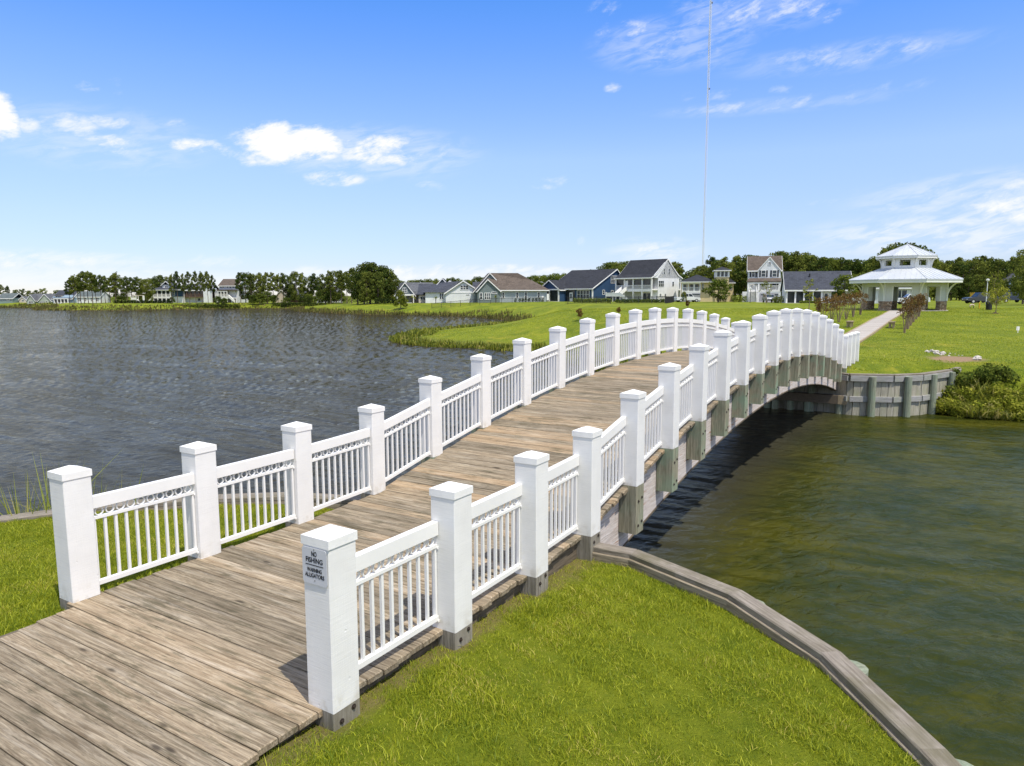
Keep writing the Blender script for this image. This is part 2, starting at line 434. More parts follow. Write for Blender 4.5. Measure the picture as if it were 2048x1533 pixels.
def mat_lawn_near():
    m, nt, out = new_mat('soil under grass')
    wp = worldpos(nt)
    col, n2, n3 = grass_color(nt, wp, (.085, .115, .009), (.16, .18, .014), (.14, .10, .04))
    sx = nd(nt, 'ShaderNodeSeparateXYZ', {0: wp})
    t = mth(nt, 'ADD', mth(nt, 'MULTIPLY', sx.outputs[0], .849), mth(nt, 'MULTIPLY', sx.outputs[1], -.5286))     # strip worn bare beside the deck (t = -3.57 on the post line)
    edge = mth(nt, 'ADD', mth(nt, 'ADD', t, 3.57), mth(nt, 'MULTIPLY', mth(nt, 'SUBTRACT', noise(nt, wp, 3.5, 6, .7), .5), .9))
    strip = mth(nt, 'MULTIPLY', ramp(nt, edge, .30, .02), ramp(nt, t, -3.95, -3.70))
    col = mixc(nt, mth(nt, 'MULTIPLY', strip, .6), col, (.19, .135, .075))
    principled(nt, out, col, .95, .05, bump(nt, noise(nt, wp, 40, 5, .7), .8, .03))
    return m

def mat_blades(name, lo, hi, dry, dry_at=.80, pos_scale=1.3, trans=.30):
    m, nt, out = new_mat(name)
    wp = worldpos(nt)
    r = nd(nt, 'ShaderNodeAttribute', None, attribute_name='rnd').outputs['Fac']
    n = noise(nt, wp, pos_scale, 5, .6)
    t = mth(nt, 'ADD', mth(nt, 'MULTIPLY', r, .55), mth(nt, 'MULTIPLY', n, .55))
    col = mixc(nt, ramp(nt, t, .25, .85), lo, hi)
    col = mixc(nt, mth(nt, 'MULTIPLY', ramp(nt, mth(nt, 'ADD', r, mth(nt, 'MULTIPLY', mth(nt, 'SUBTRACT', n, .5), .8)), dry_at, dry_at + .15), .9), col, dry)
    d = nd(nt, 'ShaderNodeBsdfPrincipled', {'Base Color': col, 'Roughness': .55, 'Specular IOR Level': .3})
    t_ = nd(nt, 'ShaderNodeBsdfTranslucent', {'Color': col})
    mx = nd(nt, 'ShaderNodeMixShader', {0: trans, 1: d.outputs[0], 2: t_.outputs[0]})
    nt.links.new(mx.outputs[0], out.inputs[0])
    return m

def mat_foliage(name, lo, hi, trans=.22, scale=.5, dry=None):
    m, nt, out = new_mat(name)
    co = objco(nt); r = objrand(nt)
    c = vmth(nt, 'ADD', co, nd(nt, 'ShaderNodeCombineXYZ', {0: mth(nt, 'MULTIPLY', r, 97.0), 1: 0.0, 2: 0.0}).outputs[0]).outputs[0]
    n = noise(nt, c, scale, 4, .65)
    a = nd(nt, 'ShaderNodeAttribute', None, attribute_name='rnd').outputs['Fac']
    t = mth(nt, 'ADD', mth(nt, 'MULTIPLY', n, .6), mth(nt, 'ADD', mth(nt, 'MULTIPLY', a, .35), mth(nt, 'MULTIPLY', mth(nt, 'SUBTRACT', r, .5), .3)))
    col = mixc(nt, ramp(nt, t, .25, .75), lo, hi)
    if dry: col = mixc(nt, mth(nt, 'MULTIPLY', ramp(nt, noise(nt, c, scale * 1.7, 3), .58, .7), .7), col, dry)
    d = nd(nt, 'ShaderNodeBsdfDiffuse', {'Color': col})
    t_ = nd(nt, 'ShaderNodeBsdfTranslucent', {'Color': col})
    mx = nd(nt, 'ShaderNodeMixShader', {0: trans, 1: d.outputs[0], 2: t_.outputs[0]})
    nt.links.new(mx.outputs[0], out.inputs[0])
    return m

def mat_shingle(name, c):
    m, nt, out = new_mat(name)
    co = objco(nt)
    cells = nd(nt, 'ShaderNodeTexBrick', {'Vector': mapping(nt, co, (1, 1, 1)), 'Color1': tuple(x * 1.3 for x in c), 'Color2': tuple(x * .72 for x in c), 'Mortar': tuple(x * .55 for x in c), 'Scale': 1.0, 'Mortar Size': .012, 'Brick Width': .34, 'Row Height': .16})
    zz = nd(nt, 'ShaderNodeSeparateXYZ', {0: co})
    v = nd(nt, 'ShaderNodeCombineXYZ', {0: mth(nt, 'ADD', zz.outputs[0], zz.outputs[1]), 1: mth(nt, 'MULTIPLY', zz.outputs[2], 1.5)}).outputs[0]
    nt.links.new(v, cells.inputs['Vector'])
    n = noise(nt, co, .7, 6, .65)
    col = mixc(nt, mth(nt, 'MULTIPLY', ramp(nt, n, .35, .7), .35), cells.outputs[0], tuple(x * 1.5 for x in c))
    principled(nt, out, col, .9, .2, bump(nt, cells.outputs['Fac'], .4, .02))
    return m

def mat_siding(name, c, vertical=False, pitch=.18):
    m, nt, out = new_mat(name)
    co = objco(nt)
    s = nd(nt, 'ShaderNodeSeparateXYZ', {0: co})
    x = mth(nt, 'ADD', s.outputs[0], s.outputs[1]) if vertical else s.outputs[2]
    fr = mth(nt, 'FRACT', mth(nt, 'DIVIDE', x, pitch))
    gap = ramp(nt, fr, .10, .0)
    n = noise(nt, co, .8, 5, .6)
    col = mixc(nt, ramp(nt, n, .3, .7), tuple(q * .92 for q in c), tuple(min(1, q * 1.05) for q in c))
    col = mixc(nt, mth(nt, 'MULTIPLY', gap, .35), col, tuple(q * .45 for q in c))
    principled(nt, out, col, .6, .3, bump(nt, fr, .5, .02))
    return m

def mat_stone():
    m, nt, out = new_mat('stacked stone veneer')
    co = objco(nt)
    v = nd(nt, 'ShaderNodeTexVoronoi', {'Vector': mapping(nt, co, (1, 1, 1.7)), 'Scale': 4.2}, feature='F1')
    e = nd(nt, 'ShaderNodeTexVoronoi', {'Vector': mapping(nt, co, (1, 1, 1.7)), 'Scale': 4.2}, feature='DISTANCE_TO_EDGE').outputs['Distance']
    rr = nd(nt, 'ShaderNodeSeparateColor', {0: v.outputs['Color']})
    col = mixc(nt, rr.outputs[0], (.24, .16, .095), (.60, .47, .32))
    col = mixc(nt, mth(nt, 'MULTIPLY', ramp(nt, rr.outputs[1], .6, .9), .8), col, (.40, .25, .15))
    col = mixc(nt, ramp(nt, e, .06, .015), col, (.09, .075, .06))
    principled(nt, out, col, .85, .2, bump(nt, ramp(nt, e, 0, .12), .8, .05))
    return m

def mat_metal_roof():
    m, nt, out = new_mat('pale standing seam metal')
    co = objco(nt)
    n = noise(nt, co, .6, 4)
    principled(nt, out, mixc(nt, ramp(nt, n, .3, .7), (.50, .53, .56), (.58, .60, .62)), .42, .5, None, .15)
    return m

def mat_path():
    m, nt, out = new_mat('pinkish boardwalk path')
    co = objco(nt)
    s = nd(nt, 'ShaderNodeSeparateXYZ', {0: co})
    row = mth(nt, 'DIVIDE', s.outputs[0], .45)
    fr = mth(nt, 'FRACT', row)
    idx = nd(nt, 'ShaderNodeTexWhiteNoise', {'Vector': nd(nt, 'ShaderNodeCombineXYZ', {0: mth(nt, 'FLOOR', row)}).outputs[0]}, noise_dimensions='3D').outputs[0]
    col = mixc(nt, idx, (.36, .325, .285), (.46, .42, .375))
    col = mixc(nt, mth(nt, 'MULTIPLY', ramp(nt, noise(nt, co, 1.5, 6, .65), .5, .7), .4), col, (.27, .22, .18))
    col = mixc(nt, mth(nt, 'MULTIPLY', ramp(nt, fr, .12, .02), .75), col, (.12, .10, .085))
    principled(nt, out, col, .88, .2, bump(nt, fr, .3, .02))
    return m

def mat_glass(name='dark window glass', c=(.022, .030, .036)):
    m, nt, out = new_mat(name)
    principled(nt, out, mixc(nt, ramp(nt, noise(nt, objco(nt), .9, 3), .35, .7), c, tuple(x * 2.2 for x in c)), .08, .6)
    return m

M = dict(
    deck=mat_deck(), post=mat_white_post(),
    paint=simple('white painted metal', (.82, .805, .775), .38, .45, .03, 2.0, bmp=.05),
    cap=simple('white painted cap', (.83, .815, .785), .45, .4, .05, 5.0, bmp=.15),
    foot=mat_old_wood('weathered grey green timber foot', (.38, .355, .26), (.155, .145, .09), (.23, .315, .215)),
    foot_plain=mat_old_wood('weathered grey timber foot', (.36, .33, .28), (.16, .14, .11), (.19, .17, .12)),
    joist=mat_old_wood('dark weathered joist', (.20, .16, .115), (.075, .062, .045), None, axis='x'),
    edge=mat_old_wood('weathered nailer', (.40, .335, .245), (.14, .115, .08), None, axis='x'),
    beam=mat_old_wood('whitewashed glued timber', (.70, .64, .60), (.47, .40, .36), None, axis='x', rust=(.36, .155, .055)),
    capboard=mat_old_wood('grey weathered cap board', (.345, .305, .255), (.145, .12, .095), (.14, .125, .075), axis='x'),
    sheet=mat_old_wood('grey sheet pile board', (.48, .45, .37), (.25, .23, .175), (.30, .30, .20)),
    pile=mat_old_wood('greenish round pile', (.33, .35, .26), (.15, .165, .115), (.22, .285, .20)),
    bolt=simple('rusty bolt', (.035, .025, .02), .6, .4, .3),
    water=mat_water(), lawn=mat_lawn_far(), soil=mat_lawn_near(),
    blade=mat_blades('grass blade', (.14, .20, .011), (.48, .50, .028), (.58, .47, .13), .88),
    reed=mat_blades('marsh grass blade', (.085, .115, .011), (.29, .30, .03), (.38, .31, .09), .86, .8),
    reed_far=mat_blades('far marsh grass blade', (.060, .064, .013), (.165, .152, .034), (.25, .18, .07), .76, .12),
    shrub=mat_blades('shrub leaf', (.085, .115, .012), (.36, .37, .045), (.55, .47, .17), .80, .7, .45),
    cattail=mat_blades('tall reed blade', (.22, .26, .03), (.48, .50, .09), (.6, .52, .18), .75, 2.0, .5),
    pine=mat_foliage('pine needles', (.036, .066, .016), (.225, .250, .048), .30, .55, (.16, .13, .04)),
    leaf=mat_foliage('broadleaf foliage', (.045, .080, .016), (.22, .25, .042), .30, .5),
    leaf_y=mat_foliage('yellow green foliage', (.10, .13, .016), (.36, .36, .055), .4, .7),
    burgundy=mat_foliage('burgundy brown foliage', (.075, .045, .022), (.25, .150, .045), .28, 1.2, (.17, .17, .04)),
    dark_leaf=mat_foliage('dark hedge foliage', (.014, .026, .010), (.048, .066, .018), .15, .6),
    bark=mat_old_wood('pine bark', (.20, .15, .115), (.075, .055, .042), None),
    stem=mat_old_wood('pale branching stem', (.33, .25, .18), (.16, .115, .08), None),
    weed=mat_foliage('bright weed leaves', (.15, .19, .018), (.52, .50, .075), .45, 1.6, (.60, .52, .22)),
    stone=mat_stone(), mroof=mat_metal_roof(), path=mat_path(),
    pav_wall=mat_siding('sage grey lap siding', (.58, .60, .54), False, .15),
    pav_trim=simple('cream trim paint', (.74, .75, .68), .5, .4, .04),
    concrete=simple('concrete', (.42, .40, .36), .9, .2, .15, 2.0, bmp=.2),
    rock=simple('pale rock', (.48, .44, .39), .9, .2, .3, 6.0, bmp=.6, bscale=14),
    white=simple('white trim', (.80, .79, .765), .5, .4, .04),
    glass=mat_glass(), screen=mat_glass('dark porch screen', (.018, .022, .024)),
    sh_dark=mat_shingle('charcoal shingle', (.032, .034, .041)), sh_grey=mat_shingle('grey shingle', (.105, .11, .12)),
    sh_brown=mat_shingle('brown shingle', (.108, .086, .070)), sh_teal=mat_shingle('teal grey shingle', (.10, .12, .12)), sh_slate=mat_shingle('slate shingle', (.055, .060, .075)),
    s_white=mat_siding('white board siding', (.72, .73, .73), False, .2), s_whitev=mat_siding('white board and batten', (.72, .73, .73), True, .4),
    s_blue=mat_siding('navy blue siding', (.028, .065, .135), True, .4), s_grey=mat_siding('pale grey siding', (.38, .42, .44), False, .2),
    s_slate=mat_siding('slate grey siding', (.17, .205, .205), False, .2), s_yellow=mat_siding('butter yellow siding', (.62, .50, .29), False, .2),
    s_sage=mat_siding('sage green siding', (.36, .40, .33), False, .2), s_cream=mat_siding('cream siding', (.60, .52, .44), False, .2),
    s_bluegrey=mat_siding('blue grey siding', (.22, .30, .36), False, .2), s_teal=mat_siding('teal siding', (.21, .28, .26), False, .2),
    garage=simple('grey garage door', (.30, .30, .32), .5, .4, .08), shutter=simple('black shutter', (.03, .03, .035), .6, .3, .1),
    brownp=simple('brown porch', (.12, .075, .055), .7, .3, .2),
    iron=simple('black metal', (.02, .02, .022), .5, .4, .2), plastic=simple('black plastic', (.018, .018, .02), .45, .4, .2),
    rubber=simple('rubber', (.02, .02, .02), .8, .2, .2), yellow=simple('yellow machine paint', (.62, .36, .02), .45, .4, .1),
    car_dark=simple('dark grey car paint', (.045, .05, .06), .25, .6, .05), car_white=simple('white car paint', (.70, .71, .72), .25, .6, .03),
    car_grey=simple('silver grey car paint', (.30, .31, .34), .25, .6, .04), car_navy=simple('navy car paint', (.02, .03, .06), .25, .6, .05),
    lampm=simple('chrome lamp', (.55, .56, .58), .2, .6, .05), mast=simple('pale mast steel', (.74, .75, .78), .6, .3, .05),
    tan=simple('tan painted pipe', (.55, .46, .34), .6, .3, .1), benchw=mat_old_wood('bench timber', (.46, .37, .24), (.22, .17, .10), None, axis='x'),
    signface=simple('silver sign face', (.57, .58, .61), .35, .5, .03), ink=simple('black lettering', (.012, .012, .014), .6, .3, .0),
    mulch=simple('mulch', (.06, .04, .03), .95, .1, .4, 12, bmp=.6),
)
# ------------------------------------------------------------------ bridge frame
BX, BY, BH = -1.3516, 4.591, 0.5569
AX = np.array([math.sin(BH), math.cos(BH)]); SD = np.array([math.cos(BH), -math.sin(BH)])
BW = 3.3855
def bw(s, t): q = np.array([BX, BY]) + AX * s + SD * t; return (float(q[0]), float(q[1]))
def to_st(x, y): dx, dy = x - BX, y - BY; return dx * AX[0] + dy * AX[1], dx * SD[0] + dy * SD[1]
S_R = [(i - 1) * 1.4 for i in range(1, 24)]; S_L = [(i - 1) * 1.4 - .03 for i in range(1, 24)]
for i, (a, b) in enumerate([(.1635, .1579), (.1619, .0923), (.1365, .0576), (.0203, .015)]):
    S_R[i] += a; S_L[i] = i * 1.4 + b
for k in (20, 21, 22):
    S_R[k] = 26.6 + 1.28 * (k - 19); S_L[k] = S_R[k]
RISE = 1.189
R_ARCH = (11.2 ** 2 + RISE ** 2) / (2 * RISE)
FLAT = [(-4.0, -.085), (.16, -.048), (1.55, -.055), (2.92, -.045), (4.2, 0.0)]
def zd(s):
    """deck height along the bridge"""
    if 4.2 <= s <= 26.6:
        return math.sqrt(R_ARCH ** 2 - (s - 15.4) ** 2) - (R_ARCH - RISE)
    if s < 4.2: return float(np.interp(s, [a for a, _ in FLAT], [b for _, b in FLAT]))
    return -.0116 * (s - 26.6)
def slope(s, e=.05): return (zd(s + e) - zd(s - e)) / (2 * e)

# ------------------------------------------------------------------ ground heights
WATER_Z = -1.70
wall_near_r = [(.99, 8.10), (1.40, 7.90), (2.22, 6.77), (2.63, 5.55), (2.73, 4.28), (2.74, 2.8), (2.6, .8), (2.2, -3.5)]
wall_near_l = [(-12.5, 1.5), (-9.4, 6.6), (-6.88, 9.27), (-5.6, 9.95), (-4.34, 10.28), (-3.3, 10.40), bw(4.32, -3.55)]
wall_far = [bw(26.9, -5.0), bw(26.3, -3.7), bw(26.3, -.3), (12.6, 26.35), (14.06, 26.10), (15.29, 26.42), (17.32, 27.87), (18.1, 28.7)]

def ground_near(x, y):
    s, t = to_st(x, y)
    z = -.16 - .035 * np.clip(s, -1, 4.2)
    return z + .02 * np.sin(x * 2.3 + y) * np.cos(y * 1.9)

NAT = [(90, 24.0), (40, 23.6), (25, 24.3), (18.3, 25.1), (16.9, 25.6), (16.2, 27.05)]
NAT2 = [(9.6, 30.2), (8.2, 33), (6.2, 38), (3.4, 48), (1.4, 56.2), (-3.2, 60.8), (-7.2, 62.9), (-11.2, 68.5), (-12.4, 72.9), (-12.6, 80), (-11.5, 89), (-7.6, 98), (-4.7, 104.5), (-1.3, 113),
        (-.2, 122), (-2.0, 132), (-6, 146), (-19.4, 159.5), (-39.4, 174), (-56.8, 196), (-68, 222), (-76, 249), (-92, 247), (-106.8, 243), (-120.5, 222.6), (-140, 224), (-156.2, 234), (-183.6, 274),
        (-215.8, 301), (-420, 330), (-900, 300), (-3000, 200)]
def densify(pts, f=.05, jit=.18):
    out = []
    for (x0_, y0_), (x1_, y1_) in zip(pts[:-1], pts[1:]):
        L = math.hypot(x1_ - x0_, y1_ - y0_); dist = math.hypot((x0_ + x1_) / 2, (y0_ + y1_) / 2)
        n = max(1, int(L / max(1.0, dist * f)))
        for k in range(n):
            a = k / n
            j = 0 if k == 0 else jit * min(L / n, 4)
            out.append((x0_ + (x1_ - x0_) * a + random.uniform(-j, j), y0_ + (y1_ - y0_) * a + random.uniform(-j, j)))
    out.append(pts[-1]); return out
nat1, nat2 = densify(NAT), densify(NAT2)
nat_seg = np.array([(*a, *b) for L in (nat1, nat2) for a, b in zip(L[:-1], L[1:])])
def shore_dist(x, y):
    x = np.atleast_1d(np.asarray(x, float)); y = np.atleast_1d(np.asarray(y, float))
    best = np.full(x.shape, 1e9)
    for ax_, ay_, bx_, by_ in nat_seg:
        dx, dy = bx_ - ax_, by_ - ay_
        u = np.clip(((x - ax_) * dx + (y - ay_) * dy) / (dx * dx + dy * dy), 0, 1)
        best = np.minimum(best, np.hypot(x - ax_ - u * dx, y - ay_ - u * dy))
    return best
def ground_far(x, y):
    x = np.atleast_1d(np.asarray(x, float)); y = np.atleast_1d(np.asarray(y, float))
    zp = np.interp(y, [0, 31, 46, 52, 78, 90], [-.15, 0.0, .2, .45, 1.14, 1.2])
    k = np.clip((-x + 10) / 75, 0, 1)
    zp = zp * (1 - k) + np.minimum(zp, .25) * k
    L = np.clip(.10 * np.hypot(x, y), 3.0, 14.0)
    low = np.clip((14 - x) / 16, 0, 1) * np.clip((y - 42) / 14, 0, 1) * np.clip((132 - y) / 12, 0, 1)      # the low grassy point
    L = L * (1 + 2.6 * low)
    d = np.clip(shore_dist(x, y) / L, 0, 1)
    sm = d * d * (3 - 2 * d) * .6 + .4 * np.sqrt(d)
    bump_ = .05 * np.sin(x * .31 + 1.3) * np.cos(y * .27) * np.clip((y - 24) / 20, 0, 1)
    return -1.78 + (zp + 1.78 + bump_) * sm

def inside(poly, x, y):
    c = np.zeros(x.shape, bool); n = len(poly)
    for i in range(n):
        x1, y1 = poly[i]; x2, y2 = poly[(i + 1) % n]
        if y1 == y2: continue
        k = ((y1 > y) != (y2 > y)) & (x < (x2 - x1) * (y - y1) / (y2 - y1) + x1)
        c ^= k
    return c

def sheet(name, poly, pts, zfun, mat, edge_z=None):
    n = len(poly)
    vv = [Vector(p) for p in poly] + [Vector(p) for p in pts]
    r = delaunay_2d_cdt(vv, [], [list(range(n))], 1, 1e-5)
    co = np.array([(p.x, p.y) for p in r[0]])
    z = zfun(co[:, 0], co[:, 1])
    if edge_z is not None: z = edge_z(co, z)
    me = np_mesh(name, np.column_stack([co, z]), np.array(r[2]), mat, True)
    o = link(name, me)
    return tag(o, kind='structure')

# water, near bank, far bank
def lake_mesh():
    """one sheet of water: a flat outer plane and, over the part near the bridge, a finer sheet with wind waves"""
    az_ = np.radians(np.linspace(-43, 41, 1050)); inv = np.linspace(4.5 / 6.2, 4.5 / 330.0, 460); rr = 4.5 / inv
    A_, R_ = np.meshgrid(az_, rr); X = np.sin(A_) * R_; Y = np.cos(A_) * R_
    rs = np.random.RandomState(5); sx_ = np.zeros_like(X); sy_ = np.zeros_like(X); hh = np.zeros_like(X)
    # gusts: patches where the ripples stand steeper
    gust = .95 + .30 * np.sin(X * .045 + 1.5 * np.sin(Y * .021)) * np.sin(Y * .05 + 1.1 * np.sin(X * .03)) + .18 * np.sin(X * .21 + Y * .13)
    side = (X - BX) * SD[0] + (Y - BY) * SD[1]
    calm = np.clip((side + 4.2) / 2.6, 0, 1); gust = gust * (1 - calm * .25)
    for n_, l0, l1, spread, slope in ((16, .42, 1.0, 10, .082), (12, 1.4, 6.0, 24, .034), (12, .20, .42, 30, .040)):
        for _ in range(n_):
            th = rad(55) + rad(spread) * rs.normal(); lam = math.exp(rs.uniform(math.log(l0), math.log(l1))); k_ = 2 * math.pi / lam
            ph = X * math.cos(th) * k_ + Y * math.sin(th) * k_ + rs.uniform(0, 6.28); s_ = slope * math.sqrt(2.0 / n_)
            c_ = np.cos(ph) + .28 * np.cos(2 * ph + .6)
            sx_ += s_ * math.cos(th) * c_; sy_ += s_ * math.sin(th) * c_; hh += s_ / k_ * np.sin(ph)
    far_ = 1 / (1 + R_ / 150); sx_ *= gust * far_; sy_ *= gust * far_      # distant waves average out
    fade = np.clip((R_ - 6.5) / 1.5, 0, 1) * np.clip((320 - R_) / 40, 0, 1)
    Z = WATER_Z + hh * gust * fade * .8
    nr_, nc_ = X.shape; idx = np.arange(nr_ * nc_).reshape(nr_, nc_)
    q = np.stack([idx[:-1, :-1], idx[:-1, 1:], idx[1:, 1:], idx[1:, :-1]], -1).reshape(-1, 4)
    V = np.column_stack([X.ravel(), Y.ravel(), Z.ravel()]); n0 = len(V)
    V = np.vstack([V, [(-4000, -3000, WATER_Z - .06), (4000, -3000, WATER_Z - .06), (4000, 900, WATER_Z - .06), (-4000, 900, WATER_Z - .06)]])
    q = np.vstack([q, [[n0, n0 + 1, n0 + 2, n0 + 3]]])
    if q[0][0] is not None:
        p = V[q[0]]; nz = np.cross(p[1] - p[0], p[2] - p[0])[2]
        if nz < 0: q[:-1] = q[:-1, ::-1]
    me = np_mesh('lake', V, q, M['water'], True)
    N = np.column_stack([(-sx_ * fade).ravel(), (-sy_ * fade).ravel(), np.ones(n0)]); N /= np.linalg.norm(N, axis=1)[:, None]
    me.normals_split_custom_set_from_vertices(np.vstack([N, np.tile([0, 0, 1.0], (4, 1))]).tolist())
    return me
tag(link('lake', lake_mesh()), kind='structure')

near_poly = [(2.2, -14)] + wall_near_r[::-1] + wall_near_l[::-1] + [(-14, -14)]
g = np.array([(x + random.uniform(-.1, .1), y + random.uniform(-.1, .1)) for x in np.arange(-13, 3, .45) for y in np.arange(-13, 10.6, .45)])
g = g[inside(near_poly, g[:, 0], g[:, 1])]
sheet('near_lawn', near_poly, g, ground_near, M['soil'])

far_poly = nat1 + wall_far[::-1][2:] + nat2 + [(-3000, 4500), (3500, 4500), (3500, 26)]
gl = []
for (xa, xb, ya, yb, st_) in [(-14, 60, 23, 70, 1.6), (-22, 130, 70, 140, 4), (60, 130, 23, 70, 5), (-260, 200, 140, 330, 9), (-1200, 1400, 330, 1200, 80), (130, 1400, 26, 330, 40)]:
    gl += [(x + random.uniform(-.3, .3) * st_, y + random.uniform(-.3, .3) * st_) for x in np.arange(xa, xb, st_) for y in np.arange(ya, yb, st_)]
g = np.array(gl); g = g[inside(far_poly, g[:, 0], g[:, 1])]
g = g[shore_dist(g[:, 0], g[:, 1]) > .25]
wallset = np.array(wall_far)
def far_edge(co, z):
    for i, (x, y) in enumerate(co):
        if np.min(np.hypot(wallset[:, 0] - x, wallset[:, 1] - y)) < .02: z[i] = -.20
    return z
sheet('far_lawn', far_poly, g, ground_far, M['lawn'], far_edge)

# ------------------------------------------------------------------ footbridge
BR = empty('footbridge', (BX, BY, 0), math.pi / 2 - BH)
tag(BR, 'arched timber footbridge with white posts and railings over the water', 'bridge')
PW = .127       # half post width
CAPZ = 1.232

def chamfer_box(hx, hy, z0, z1, c):
    b = B(); ring = [(-hx + c, -hy), (hx - c, -hy), (hx, -hy + c), (hx, hy - c), (hx - c, hy), (-hx + c, hy), (-hx, hy - c), (-hx, -hy + c)]
    b.prism([(x, y, z0) for x, y in ring], (0, 0, z1 - z0))
    return b
def prism_fix(b):
    return b
post_me = chamfer_box(PW, PW, 0, CAPZ - .05, .007).mesh('post', M['post'])
hc = PW + .007
cap_b = B().box(-hc, hc, -hc, hc, CAPZ - .062, CAPZ)
i_ = len(cap_b.v)
cap_b.add([(-hc + .004, -hc + .004, CAPZ + .001), (hc - .004, -hc + .004, CAPZ + .001), (hc - .004, hc - .004, CAPZ + .001), (-hc + .004, hc - .004, CAPZ + .001), (0, 0, CAPZ + .048)],
          [(0, 1, 4), (1, 2, 4), (2, 3, 4), (3, 0, 4)])
cap_me = cap_b.mesh('post_cap', M['cap'])
foot_long = chamfer_box(PW, PW, -.66, -.002, .006).mesh('post_foot', M['foot'])
foot_short = chamfer_box(PW, PW, -.62, -.002, .006).mesh('post_foot', M['foot_plain'])
def bolt_mesh():
    b = B()
    b.tube([(0, .004, 0), (0, -.004, 0)], [.021, .021], 8)
    b.tube([(0, -.004, 0), (0, -.014, 0)], [.011, .011], 6)
    return b.mesh('bolt', M['bolt'])
bolt_me = bolt_mesh()
def put_post(s, t, flat, right, nbolt):
    z = zd(s)
    p = link('post', post_me, BR); p.location = (s, -t, z); p.rotation_euler = (random.uniform(-.004, .004), random.uniform(-.004, .004), random.uniform(-.012, .012))
    link('post_cap', cap_me, p)
    link('post_foot', foot_short if flat else foot_long, p)
    if right:
        spots = [(-.055, -.085), (.06, -.035)] if flat else [(-.06, -.215), (.055, -.185), (-.06, -.55), (.055, -.515)]
        for (bx_, bz) in spots[:nbolt]:
            o = link('bolt', bolt_me, p); o.location = (bx_, -PW - .001, bz)
for i in range(23):
    flat = i < 4 or i > 19
    put_post(S_R[i], 0.0, flat, True, 4 if i < 13 else 0)
    put_post(S_L[i], -BW, flat, False, 0)

# deck boards
def plank_mesh(L, w, th, c):
    prof = [(-w / 2, -th), (w / 2, -th), (w / 2, -c), (w / 2 - c, 0), (-w / 2 + c, 0), (-w / 2, -c)]
    b = B(); n = len(prof); N = 2
    xs = [-L / 2, -L / 2 + .012, L / 2 - .012, L / 2]
    vs_ = []; fs_ = []
    for j, x in enumerate(xs):
        k = 1.0 if j in (1, 2) else .0
        for (y, z) in prof: vs_.append((x, y, z if (k or z < -c * 1.5) else z - c * 1.2))
    for j in range(3): fs_ += [(j * n + i, j * n + (i + 1) % n, (j + 1) * n + (i + 1) % n, (j + 1) * n + i) for i in range(n)]
    fs_ += [tuple(range(n - 1, -1, -1)), tuple(range(3 * n, 4 * n))]
    b.add(vs_, fs_)
    return b.mesh('plank', M['deck'])
PITCH_PL = .166
plank_a = plank_mesh(BW + .01, .158, .046, .006)
s = -3.4; k = 0
while s < 31.4:
    right_end = random.uniform(-.012, .022); left_end = -BW + random.uniform(.02, .07)
    if s < .05: left_end = -3.20 + .28 * max(0, -.1 - s) ** 1.2 * .8 + random.uniform(-.02, .02)
    L = right_end - left_end
    o = link('plank', plank_a, BR)
    sl_ = slope(s)
    # object x runs across the bridge (along -t)
    mx = Matrix.Translation((s, -(right_end + left_end) / 2, zd(s) + random.uniform(-.002, .0015))) @ Matrix.Rotation(-math.atan(sl_), 4, 'Y') @ Matrix.Rotation(math.pi / 2 + random.uniform(-.0015, .0015), 4, 'Z') @ Matrix.Rotation(random.uniform(-.006, .006), 4, 'X')
    sc = Matrix.Diagonal((L / (BW + .01), 1, 1, 1))
    o.matrix_local = mx @ sc
    s += PITCH_PL / math.sqrt(1 + sl_ * sl_) if 4.2 < s < 26.6 else PITCH_PL
    k += 1

# railings
RAIL_H = .955
bal_h0, bal_h1 = .115, RAIL_H - .225
def sheared_bar(xa, xb, y0_, y1_, z0_, z1_, m):
    """bar from xa to xb, heights follow slope m"""
    return [(xa, y0_, z0_ + m * xa), (xb, y0_, z0_ + m * xb), (xb, y1_, z0_ + m * xb), (xa, y1_, z0_ + m * xa), (xa, y0_, z1_ + m * xa), (xb, y0_, z1_ + m * xb), (xb, y1_, z1_ + m * xb), (xa, y1_, z1_ + m * xa)], \
           [(3, 2, 1, 0), (4, 5, 6, 7), (0, 1, 5, 4), (1, 2, 6, 5), (2, 3, 7, 6), (3, 0, 4, 7)]
bal_b = B().box(-.0125, .0125, -.0125, .0125, 0, bal_h1 - bal_h0 + .012)
bal_me = bal_b.mesh('baluster', M['paint'])
def ring_verts(r0=.034, r1=.0425, hw=.011, n=16):
    vs_ = []; fs_ = []
    for j in range(n):
        a = 2 * math.pi * j / n; c_, s_ = math.cos(a), math.sin(a)
        vs_ += [(r1 * c_, -hw, r1 * s_), (r1 * c_, hw, r1 * s_), (r0 * c_, hw, r0 * s_), (r0 * c_, -hw, r0 * s_)]
    for j in range(n):
        a, b = 4 * j, 4 * ((j + 1) % n)
        for q in range(4): fs_.append((a + q, a + (q + 1) % 4, b + (q + 1) % 4, b + q))
    return vs_, fs_
rb = B(); rb.add(*ring_verts()); ring_me = rb.mesh('ring', M['paint'])
